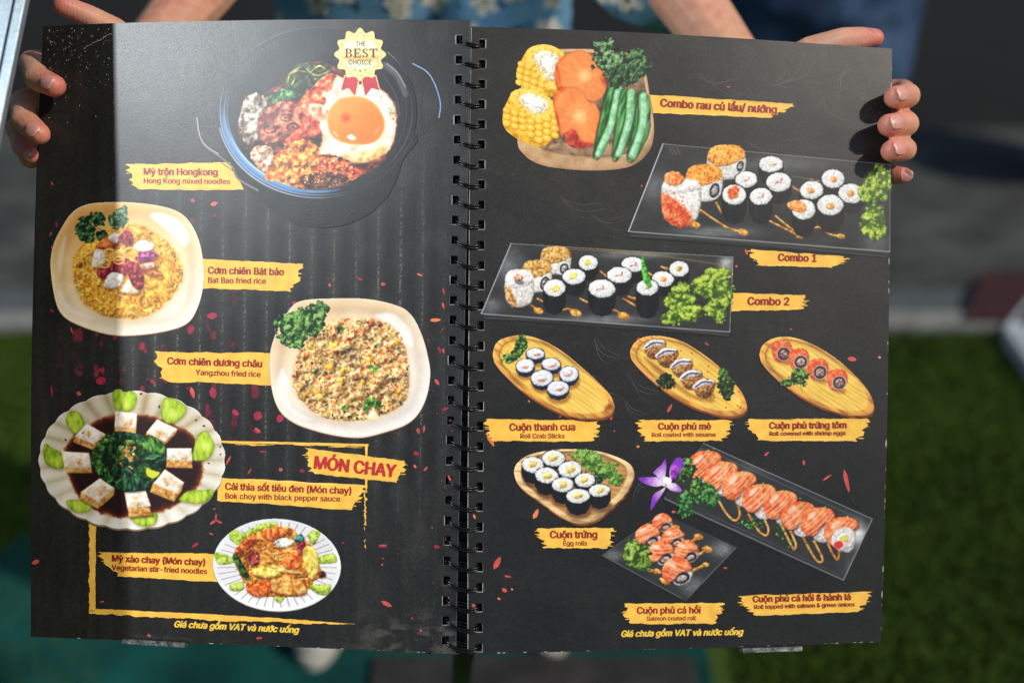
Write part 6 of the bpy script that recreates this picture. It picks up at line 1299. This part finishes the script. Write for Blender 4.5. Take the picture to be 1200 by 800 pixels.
# shirt with white flowers
def flower_build(nt, b):
    tc = nt.nodes.new('ShaderNodeTexCoord'); L = nt.links.new
    sep = nt.nodes.new('ShaderNodeSeparateXYZ'); L(tc.outputs['Object'], sep.inputs[0])
    cmb = nt.nodes.new('ShaderNodeCombineXYZ'); L(sep.outputs['X'], cmb.inputs['X']); L(sep.outputs['Z'], cmb.inputs['Y'])
    def mth(op, a, c=None):
        n = nt.nodes.new('ShaderNodeMath'); n.operation = op
        for i, q in enumerate((a, c)):
            if q is None: continue
            if isinstance(q, (int, float)): n.inputs[i].default_value = q
            else: L(q, n.inputs[i])
        return n.outputs[0]
    masks = []
    for k, (scale, off) in enumerate(((22.0, 0.0), (30.0, 3.7))):
        mp = nt.nodes.new('ShaderNodeMapping'); L(cmb.outputs[0], mp.inputs[0]); mp.inputs['Location'].default_value = (off, off * .6, 0)
        vo = nd(nt, 'ShaderNodeTexVoronoi', Scale=scale, Randomness=.72); vo.voronoi_dimensions = '2D'; L(mp.outputs[0], vo.inputs['Vector'])
        sub = nt.nodes.new('ShaderNodeVectorMath'); sub.operation = 'SUBTRACT'; L(mp.outputs[0], sub.inputs[0]); L(vo.outputs['Position'], sub.inputs[1])
        s2 = nt.nodes.new('ShaderNodeSeparateXYZ'); L(sub.outputs[0], s2.inputs[0])
        ang = mth('ARCTAN2', s2.outputs['Y'], s2.outputs['X']); sc = nt.nodes.new('ShaderNodeSeparateColor'); L(vo.outputs['Color'], sc.inputs[0])
        pet = mth('ABSOLUTE', mth('COSINE', mth('ADD', mth('MULTIPLY', ang, 2.5), mth('MULTIPLY', sc.outputs[0], 6.0))))
        no = nd(nt, 'ShaderNodeTexNoise', Scale=160.0, Detail=2.0); L(cmb.outputs[0], no.inputs['Vector'])
        rad = mth('ADD', mth('MULTIPLY', pet, .17), mth('ADD', .19, mth('MULTIPLY', mth('SUBTRACT', no.outputs['Fac'], .5), .22)))
        keep = mth('GREATER_THAN', sc.outputs[1], .22 if k == 0 else .72)
        d = mth('MULTIPLY', vo.outputs['Distance'], 1.0)
        pm = mth('MULTIPLY', mth('LESS_THAN', d, rad), keep); cm = mth('MULTIPLY', mth('LESS_THAN', d, .06), keep); masks.append((pm, cm))
    n = nd(nt, 'ShaderNodeTexNoise', Scale=30.0, Detail=4.0); L(cmb.outputs[0], n.inputs['Vector'])
    base = ramp(nt, n.outputs['Fac'], [(0.3, (96, 152, 198)), (0.7, (134, 184, 218))])
    lf = nd(nt, 'ShaderNodeTexNoise', Scale=70.0, Detail=2.0); L(cmb.outputs[0], lf.inputs['Vector'])
    def mix(f, a, bcol):
        m = nt.nodes.new('ShaderNodeMix'); m.data_type = 'RGBA'; L(f, m.inputs['Factor']); L(a, m.inputs['A'])
        if isinstance(bcol, tuple): m.inputs['B'].default_value = rgba(bcol)
        else: L(bcol, m.inputs['B'])
        return m.outputs['Result']
    base = mix(mth('GREATER_THAN', lf.outputs['Fac'], .64), base, (48, 84, 116))
    n3 = nd(nt, 'ShaderNodeTexNoise', Scale=220.0, Detail=2.0); L(cmb.outputs[0], n3.inputs['Vector'])
    pcol = ramp(nt, n3.outputs['Fac'], [(0.32, (196, 190, 176)), (0.6, (244, 240, 232))])
    for pm, cm in masks: base = mix(pm, base, pcol); base = mix(cm, base, (150, 112, 62))
    L(base, b.inputs['Base Color'])
    w = nd(nt, 'ShaderNodeTexWave', Scale=95.0, Distortion=2.5, Detail=2.0); w.wave_type = 'BANDS'; w.bands_direction = 'Y'; L(cmb.outputs[0], w.inputs['Vector'])
    bp = nd(nt, 'ShaderNodeBump', Strength=.7, Distance=.003); L(w.outputs['Fac'], bp.inputs['Height']); L(bp.outputs[0], b.inputs['Normal'])
M_SHIRT = mat('flowered_cloth', (60, 108, 150), .85, spec=.2, build=flower_build)
def wrinkle(v, amp, sc, seed):
    k = v / sc; d = np.stack([fbm(k[:, 0] + k[:, 1] * .6, k[:, 2] * .8 + i * 7, seed + i, 3) - .5 for i in range(3)], -1); return v + d * amp
slv = []
for sh, el, s in ((shR, elr, 1), (shL, ell_, -1)):
    q = (.97 if s > 0 else .72); e2 = sh * (1 - q) + el * q
    slv.append([(sh, (.07, .07, .065)), (sh * .5 + e2 * .5, .066), (e2, .070 if s > 0 else .06)])
tors = [[(W0 + np.array([0, .01, .86]), (.195, .135, .06)), (W0 + np.array([0, .01, 1.0]), (.178, .125, .06)), (W0 + np.array([0, .01, 1.15]), (.178, .125, .06)), (W0 + np.array([0, .01, 1.28]), (.168, .115, .06)), (W0 + np.array([0, .02, 1.37]), (.11, .08, .03))], [(shL, .066), (W0 + np.array([0, .02, 1.36]), .06), (shR, .066)]]
sv, sf = organic(tors + slv, .006, 5)
sv = wrinkle(sv, .022, .09, 900)
pydata('shirt', sv, sf, M_SHIRT, woman, smooth=True)
M_TROUS = mat('dark_trouser_cloth', (34, 36, 42), .9, spec=.2, build=noise_col(60, [(0.3, (24, 26, 31)), (0.7, (44, 46, 54))], .3, 500))
tv = [[(W0 + np.array([0, .02, .88]), (.168, .12, .09)), (W0 + np.array([0, .02, .82]), (.172, .125, .09))]]
for s, ft in zip((-1, 1), FT): tv.append([(W0 + np.array([s * .085, .02, .84]), .105), (W0 + np.array([s * .12, .01, .48]), .082), (np.array([ft[0], ft[1] + .17, .27]), .072), (np.array([ft[0], ft[1] + .17, .13]), .066)])
v, f = organic(tv, .008, 5); pydata('trousers', wrinkle(v, .02, .1, 910), f, M_TROUS, woman, smooth=True)
M_SHOE = mat('white_shoe', (226, 222, 214), .55, build=noise_col(30, [(0.3, (206, 202, 194)), (0.7, (236, 232, 226))], .2, 300))
M_SOLE = mat('shoe_sole', (196, 192, 184), .7)
M_LACE = mat('shoe_lace', (236, 234, 230), .8)
for s, ft in zip((-1, 1), FT):
    c = np.array([ft[0], ft[1], 0])
    v, f = organic([[(c + np.array([0, .03, .045]), (.040, .045, .032)), (c + np.array([0, .09, .055]), (.040, .05, .042)), (c + np.array([0, .17, .062]), (.036, .05, .05)), (c + np.array([0, .215, .058]), (.034, .035, .05))]], .004, 5)
    sh_ = pydata('shoe', v, f, M_SHOE, woman, smooth=True)
    n = 28; top = [(c[0] + .046 * math.cos(a) * (1.0 if math.sin(a) < 0 else .86), c[1] + .115 + .137 * math.sin(a)) for a in np.linspace(0, 2 * math.pi, n, endpoint=False)]
    v = [(x, y, .006) for x, y in top] + [(x, y, .030) for x, y in top]; f = [(i, (i + 1) % n, (i + 1) % n + n, i + n) for i in range(n)] + [tuple(range(n, 2 * n)), tuple(range(n))[::-1]]
    pydata('sole', v, f, M_SOLE, sh_)
    parts = [tube([c + np.array([-.026, .085 + .018 * k, .092 + .006 * k]), c + np.array([0, .08 + .018 * k, .101 + .006 * k]), c + np.array([.026, .085 + .018 * k, .092 + .006 * k])], .0028) for k in range(4)]
    pydata('lace', *merge(parts), M_LACE, sh_, smooth=True)
# hair
M_HAIR = mat('dark_hair', (28, 22, 20), .5)
v, f = organic([[(W0 + np.array([0, .0, 1.61]), (.086, .098, .092)), (W0 + np.array([0, .05, 1.52]), (.08, .055, .1)), (W0 + np.array([0, .07, 1.40]), (.07, .04, .1))]], .008, 4); pydata('hair', v, f, M_HAIR, woman, smooth=True)

# second person in dark jeans, standing behind on the right
J0 = np.array([0.535, 2.18, 0.0])
man = empty('person', J0, 'person in dark blue jeans standing behind at the right, seen only below the waist', 'person')
def jl(s, x, y, z, r): return (J0 + np.array([s * x, y, z]), r)
bt = [[(J0 + np.array([0, 0, .98]), (.13, .085, .1)), (J0 + np.array([0, 0, 1.25]), (.16, .11, .1)), (J0 + np.array([0, 0, 1.45]), (.12, .08, .06)), (J0 + np.array([0, -.01, 1.56]), .052), (J0 + np.array([0, -.03, 1.65]), (.075, .09, .105))]]
for s in (-1, 1):
    bt.append([jl(s, .07, 0, .92, .07), jl(s, .07, -.01, .5, .045), jl(s, .08, .02, .1, .04), jl(s, .085, -.02, .05, .036), jl(s, .09, -.12, .035, .03)])
    bt.append([jl(s, .17, 0, 1.44, .055), jl(s, .235, .03, 1.22, .042), jl(s, .16, -.16, 1.26, .032)])
    bt.append([jl(s, .16, -.16, 1.26, .03), jl(s, .10, -.185, 1.27, (.034, .022, .032))])
    for k in range(4): bt.append([jl(s, .09, -.19, 1.245 + .018 * k, .009), jl(s, .05, -.20, 1.247 + .018 * k, .008), jl(s, .025 + .006 * abs(k - 1.5), -.198, 1.25 + .018 * k, .007)])
    bt.append([jl(s, .12, -.19, 1.30, .011), jl(s, .095, -.20, 1.325, .009), jl(s, .075, -.205, 1.335, .008)])
body_mesh('body', [organic(bt, .006, 4)], [], man)
M_JEAN = mat('jean_cloth', (44, 62, 90), .9, spec=.2, build=noise_col(14, [(0.3, (44, 62, 92)), (0.5, (60, 84, 118)), (0.75, (84, 110, 146))], .4, 700))
v, f = organic([[(J0 + np.array([0, 0, .97]), (.165, .115, .07)), (J0 + np.array([0, 0, .88]), (.18, .13, .08))]] + [[jl(s, .075, 0, .86, .10), jl(s, .07, -.01, .5, .070), jl(s, .07, .02, .1, .068)] for s in (-1, 1)], .009, 4)
pydata('jeans', wrinkle(v, .03, .12, 920), f, M_JEAN, man, smooth=True)
M_TEE = mat('dark_tee', (40, 42, 46), .9, spec=.2)
v, f = organic([[(J0 + np.array([0, 0, .98]), (.18, .13, .06)), (J0 + np.array([0, 0, 1.25]), (.185, .13, .1)), (J0 + np.array([0, 0, 1.45]), (.13, .09, .05))]] + [[jl(s, .16, 0, 1.44, .068), jl(s, .22, .01, 1.26, .06)] for s in (-1, 1)], .009, 4); pydata('shirt', wrinkle(v, .02, .12, 930), f, M_TEE, man, smooth=True)
M_SHOE2 = mat('dark_shoe', (30, 30, 32), .5)
for s in (-1, 1):
    v, f = organic([[jl(s, .085, -.14, .045, (.042, .05, .038)), jl(s, .085, -.05, .055, (.042, .06, .05)), jl(s, .085, .04, .06, (.04, .05, .055))]], .006, 4); pydata('shoe', v, f, M_SHOE2, man, smooth=True)

# ================================================================== surroundings
def box(lo, hi):
    (a, b, c), (d, e, g) = lo, hi
    v = [(a, b, c), (d, b, c), (d, e, c), (a, e, c), (a, b, g), (d, b, g), (d, e, g), (a, e, g)]
    return v, [(3, 2, 1, 0), (4, 5, 6, 7), (0, 1, 5, 4), (1, 2, 6, 5), (2, 3, 7, 6), (3, 0, 4, 7)]
def bev(o, w, s=2):
    m = o.modifiers.new('bevel', 'BEVEL'); m.width = w; m.segments = s; m.limit_method = 'ANGLE'; return o
M_EARTH = mat('ground_earth', (40, 42, 30), .95, build=noise_col(3, [(0.3, (30, 34, 20)), (0.7, (52, 54, 36))]))
M_PAVE = mat('paving', (50, 50, 50), .85, build=noise_col(7, [(0.3, (50, 53, 51)), (0.55, (72, 75, 73)), (0.75, (96, 98, 95))], .3, 60))
M_ASPH = mat('asphalt', (36, 36, 36), .9, build=noise_col(4, [(0.3, (9, 9, 8)), (0.6, (15, 15, 13)), (0.8, (27, 26, 23))], .5, 220))
M_KERB = mat('kerb_stone', (150, 150, 148), .85, build=noise_col(20, [(0.3, (116, 118, 116)), (0.7, (150, 151, 148))], .3, 120))
M_GUT = mat('grey_kerb_face', (84, 92, 96), .85, build=noise_col(20, [(0.3, (76, 86, 88)), (0.7, (94, 104, 106))], .3, 120))
M_LAWN = mat('lawn_base', (34, 58, 16), .95, build=noise_col(5, [(0.3, (58, 84, 18)), (0.7, (72, 98, 26))]))
yk = G(600, 392)[1]; yk2 = G(600, 376)[1]; yp = G(600, 343)[1]
tag(pydata('ground', [(-400, -300, -.02), (400, -300, -.02), (400, 700, -.02), (-400, 700, -.02)], [(0, 1, 2, 3)], M_EARTH), kind='structure')
tag(pydata('lawn', [(-9, -2, 0), (9, -2, 0), (9, yk, 0), (-9, yk, 0)], [(0, 1, 2, 3)], M_LAWN), kind='structure')
bev(tag(pydata('kerb', *box((-9, yk, -.015), (9, yk2, .03)), M_KERB), kind='structure'), .006)
tag(pydata('gutter', *box((-9, yk2, -.015), (9, yp, .012)), M_GUT), kind='structure')
tag(pydata('pavement', *box((-12, yp, -.015), (12, 3.75, .02)), M_PAVE), kind='structure')
tag(pydata('road', *box((-40, 3.75, -.015), (40, 60, -.004)), M_ASPH), kind='structure')
# short grass
gr = random.Random(3); gv, gf = [], []
M_GRASS = mat('grass_blades', (60, 100, 26), .7, spec=.25, build=noise_col(3.5, [(0.25, (56, 80, 17)), (0.55, (64, 90, 21)), (0.8, (76, 100, 28))]))
def blades(x0, x1, y0, y1, n):
    for _ in range(n):
        x, y = gr.uniform(x0, x1), gr.uniform(y0, y1); a = gr.uniform(0, 6.28); h = gr.uniform(.010, .020); w = .0026; lx, ly = gr.uniform(-.014, .014), gr.uniform(-.014, .014); o = len(gv)
        c, s = math.cos(a) * w, math.sin(a) * w
        gv.extend([(x - c, y - s, 0), (x + c, y + s, 0), (x + c * .7 + lx * .4, y + s * .7 + ly * .4, h * .6), (x - c * .7 + lx * .4, y - s * .7 + ly * .4, h * .6), (x + lx, y + ly, h)])
        gf.extend([(o, o + 1, o + 2, o + 3), (o + 3, o + 2, o + 4)])
blades(.35, 1.35, 1.25, yk, 46000); blades(-1.5, -.65, 1.4, yk, 30000)
tag(pydata('grass', gv, gf, M_GRASS), kind='stuff')
# teal mat the person stands on
M_MAT = mat('teal_carpet', (18, 92, 84), .95, spec=.2, build=noise_col(9, [(0.3, (7, 56, 53)), (0.7, (18, 84, 78))], .6, 420))
a, b, c, d = G(826, 752, .006), G(824, 830, .006), G(-90, 830, .006), G(-60, 690, .006)
m0 = G(38, 625, .006); yt = m0[1]
mx = a[0]
mp = [(mx, 1.2), (mx, yt), (m0[0] + .04, yt), (m0[0] - .02, yt - .02), (d[0] - .1, 1.2)]
n = len(mp); v = [(x, y, .001) for x, y in mp] + [(x, y, .012) for x, y in mp]
f = [tuple(range(n, 2 * n))[::-1], tuple(range(n))] + [(i, i + n, (i + 1) % n + n, (i + 1) % n) for i in range(n)]
tag(pydata('floor_mat', v, f, M_MAT), 'teal green carpet mat on the grass under the white shoes', 'mat')
# menu stand: base plate, post behind the spine, two ledge clips under the bottom edge
stand = empty('menu_stand', G(610, 790, .02), 'dark metal stand with a grey foot plate and two silver ledge clips under the menu', 'stand')
M_DARKM = mat('dark_metal', (22, 22, 23), .5, metal=.3); M_GREYM = mat('grey_foot_plate', (78, 80, 82), .5, metal=.2, build=noise_col(16, [(0.3, (46, 45, 45)), (0.7, (72, 70, 69))]))
M_SILV = mat('worn_silver', (190, 188, 184), .35, metal=.9, build=noise_col(220, [(0.35, (110, 108, 104)), (0.6, (196, 194, 190))], .3, 500))
x0, x1 = G(438, 775, .016)[0], G(812, 775, .016)[0]; y1 = G(600, 771, .016)[1]; y0 = y1 - .28
bev(pydata('foot_plate', *box((x0, y0, .0125), (x1, y1, .026)), M_GREYM, stand), .006)
pb = np.array([G(540, 790, .03)[0], (y0 + y1) / 2, .026]); ptop = page_pt(540, 740, 'L', -.022); pk = page_pt(545, 240, 'L', -.022)
v, f = merge([tube([pb, pb * .45 + ptop * .55 - np.array([0, .0, 0]), ptop, pk], .0105, 12)])
pydata('post', v, f, M_DARKM, stand, smooth=True)
for side, xa, xb, ya, yb in (('L', 147, 220, 748.5, 753), ('R', 868, 937, 759.5, 757.2)):
    pa, pb_ = page_pt(xa, ya, side, 0), page_pt(xb, yb, side, 0); nrm = page_pt(xa, ya, side, 1.0) - pa; dn = -CR[1]; ax = (pb_ - pa)
    def bx_(o0, o1, d0, d1, t0=0.0, t1=1.0):
        v = []
        for dd in (d0, d1):
            for (t_, o) in ((t0, o0), (t1, o0), (t1, o1), (t0, o1)): v.append(pa + ax * t_ + nrm * o + dn * dd)
        return v, [(0, 1, 2, 3), (7, 6, 5, 4), (4, 5, 1, 0), (5, 6, 2, 1), (6, 7, 3, 2), (7, 4, 0, 3)]
    cl = pydata('ledge_clip', *merge([bx_(-.012, .0055, .0004, .0018), bx_(.0035, .0055, -.0011, .0004)]), M_SILV, stand)
    pm = pa + ax * .5 + nrm * -.012 + dn * .001
    pydata('clip_arm', *tube([pm, pm + nrm * -.006, ptop + np.array([0, 0, -.01])], .003, 8), M_DARKM, stand, smooth=True)
# metal panel at the left: its edge keeps the lamp off the left strip of the menu
def to_cam(w): return CR @ (np.asarray(w) - CP)
_A, _B = to_cam(page_pt(131.5, 28, 'L')), to_cam(page_pt(147, 700, 'L'))
_n = np.cross(_A - LAMP_CAM, _B - LAMP_CAM)
def edge_at(px, py):
    d = np.array([(px - 600) / FPX, -(py - 400) / FPX, -1.0]); return d * ((_n @ LAMP_CAM) / (_n @ d))
e0, e1 = edge_at(33, 0), edge_at(-1, 168)
print('panel edge depth', e0[2], e1[2])
ed = (e1 - e0) / np.linalg.norm(e1 - e0)
top, bot = e0 - ed * .22, e1 + ed * .55
left = np.array([-1.0, 0.0, .06]); left -= ed * (left @ ed); left /= np.linalg.norm(left); pn = np.cross(left, ed); pn /= np.linalg.norm(pn); pn = pn if pn[2] > 0 else -pn
panel = empty('metal_panel', cam2w((top + bot) / 2), 'bright brushed metal panel with a raised rim at the left edge', 'metal panel')
def slab(u0, u1, t0, t1, n0, n1):
    v = []
    for nn in (n0, n1):
        for (u, t) in ((u0, t0), (u1, t0), (u1, t1), (u0, t1)): v.append(cam2w(top + (bot - top) * t + left * u + pn * nn))
    f = [(3, 2, 1, 0), (4, 5, 6, 7), (0, 1, 5, 4), (1, 2, 6, 5), (2, 3, 7, 6), (3, 0, 4, 7)]; return v, f
M_STEEL = mat('brushed_steel', (196, 206, 212), .42, metal=.55, build=noise_col(300, [(0.3, (146, 160, 168)), (0.7, (168, 182, 190))], .08, 900))
M_STEELD = mat('steel_groove', (70, 78, 86), .5, metal=.4)
bev(pydata('rim', *slab(0, .007, 0, 1, -.004, .004), M_STEEL, panel), .0012)
pydata('groove', *slab(.0072, .0092, 0, 1, -.004, -.001), M_STEELD, panel)
pydata('sheet', *slab(.0094, .34, 0, 1, -.004, .001), M_STEEL, panel)

# dim things beyond the lawn on the right
def gz(px, py, z=0.0): return G(px, py, z)
M_WTRAY = mat('white_plastic', (176, 186, 192), .5, build=noise_col(14, [(0.3, (160, 172, 178)), (0.7, (188, 198, 204))]))
q4 = [G(1174, 394, .02), G(1214, 345, .02), G(1330, 420, .02), G(1262, 520, .02)]; ctr4 = sum(q4) / 4
tray = empty('board', (ctr4[0], ctr4[1], 0), 'white plastic board with a raised rim lying on the lawn at the right edge', 'board')
def plate4(k0, z0, k1, z1):
    v = [tuple((ctr4 + (p - ctr4) * k)[:2]) + (z,) for k, z in ((k0, z0), (k1, z1)) for p in q4]
    return v, [(0, 1, 2, 3), (7, 6, 5, 4)] + [(i, i + 4, (i + 1) % 4 + 4, (i + 1) % 4) for i in range(4)]
bev(pydata('panel', *plate4(.97, .002, .97, .03), M_WTRAY, tray), .004)
for i in range(4):
    a, b = q4[i], q4[(i + 1) % 4]; ai, bi = ctr4 + (a - ctr4) * .93, ctr4 + (b - ctr4) * .93
    v = [tuple(p[:2]) + (z,) for z in (.0, .045) for p in (a, b, bi, ai)]
    bev(pydata('rim', v, [(0, 1, 2, 3), (7, 6, 5, 4)] + [(k, k + 4, (k + 1) % 4 + 4, (k + 1) % 4) for k in range(4)], M_WTRAY, tray), .003)
M_REDB2 = mat('dark_red_mat', (74, 30, 34), .9, build=noise_col(14, [(0.3, (44, 20, 22)), (0.7, (66, 30, 34))], .3, 300))
a, b = gz(1132, 376, .03), gz(1160, 322, .03)
p = [(gz(1130, 378, .03)), (gz(1300, 378, .03)), (gz(1300, 322, .03)), (gz(1152, 322, .03))]
v = [(q[0], q[1], .0305) for q in p] + [(q[0], q[1], .042) for q in p]
tag(pydata('door_mat', v, [(3, 2, 1, 0), (4, 5, 6, 7), (0, 1, 5, 4), (1, 2, 6, 5), (2, 3, 7, 6), (3, 0, 4, 7)], M_REDB2), 'dark red mat lying across the kerb at the right', 'mat')
# potted plant at the far right, its leaves in the gloom
c = gz(1195, 205, 0.02); plant = empty('potted_plant', (c[0] + .17, c[1], .02), 'leafy green plant in a brown pot at the far right behind the pavement', 'potted plant')
pc = parent_origin(plant); M_POT = mat('terracotta', (150, 74, 34), .8, build=noise_col(12, [(0.3, (120, 56, 24)), (0.7, (160, 84, 42))]))
n = 24; prof = [(.12, 0), (.16, .2), (.18, .25), (.19, .25), (.19, .30), (.165, .30), (.15, .26), (.0, .26)]
v = [(pc[0] + r_ * math.cos(2 * math.pi * k / n), pc[1] + r_ * math.sin(2 * math.pi * k / n), .02 + z) for r_, z in prof for k in range(n)]
pydata('pot', v, [(i * n + k, i * n + (k + 1) % n, (i + 1) * n + (k + 1) % n, (i + 1) * n + k) for i in range(len(prof) - 1) for k in range(n)], M_POT, plant, smooth=True)
M_LEAF = mat('plant_leaf', (36, 70, 24), .5, build=noise_col(9, [(0.3, (22, 46, 14)), (0.7, (56, 96, 32))])); M_STEM = mat('plant_stem', (60, 66, 34), .7)
pr = random.Random(8); LV, LF, ST = [], [], []
for s in range(9):
    a = pr.uniform(0, 6.3); L = pr.uniform(.5, .9); base = pc + np.array([.05 * math.cos(a), .05 * math.sin(a), .26]); tip = base + np.array([.34 * math.cos(a), .28 * math.sin(a), L]); mid = (base + tip) / 2 + np.array([0, 0, .08])
    ST.append(tube([base, mid, tip], .006, 6))
    for k in range(13):
        t_ = .2 + .8 * k / 12; q = base * (1 - t_) ** 2 + 2 * mid * t_ * (1 - t_) + tip * t_ ** 2; b_ = pr.uniform(0, 6.3); ll = pr.uniform(.09, .17); w = ll * .24; d = np.array([math.cos(b_), math.sin(b_), pr.uniform(-.5, .4)]); d /= np.linalg.norm(d); sd = np.cross(d, [0, 0, 1]); sd /= np.linalg.norm(sd); o = len(LV); drop = np.array([0, 0, -.03])
        LV += [q, q + d * ll * .35 + sd * w, q + d * ll * .7 + sd * w * .8 + drop * .5, q + d * ll + drop, q + d * ll * .7 - sd * w * .8 + drop * .5, q + d * ll * .35 - sd * w, q + d * ll * .5 + np.array([0, 0, -.008])]
        LF += [(o, o + 1, o + 6), (o + 1, o + 2, o + 6), (o + 2, o + 3, o + 6), (o + 3, o + 4, o + 6), (o + 4, o + 5, o + 6), (o + 5, o, o + 6)]
pydata('foliage', LV, LF, M_LEAF, plant); pydata('stem', *merge(ST), M_STEM, plant, smooth=True)
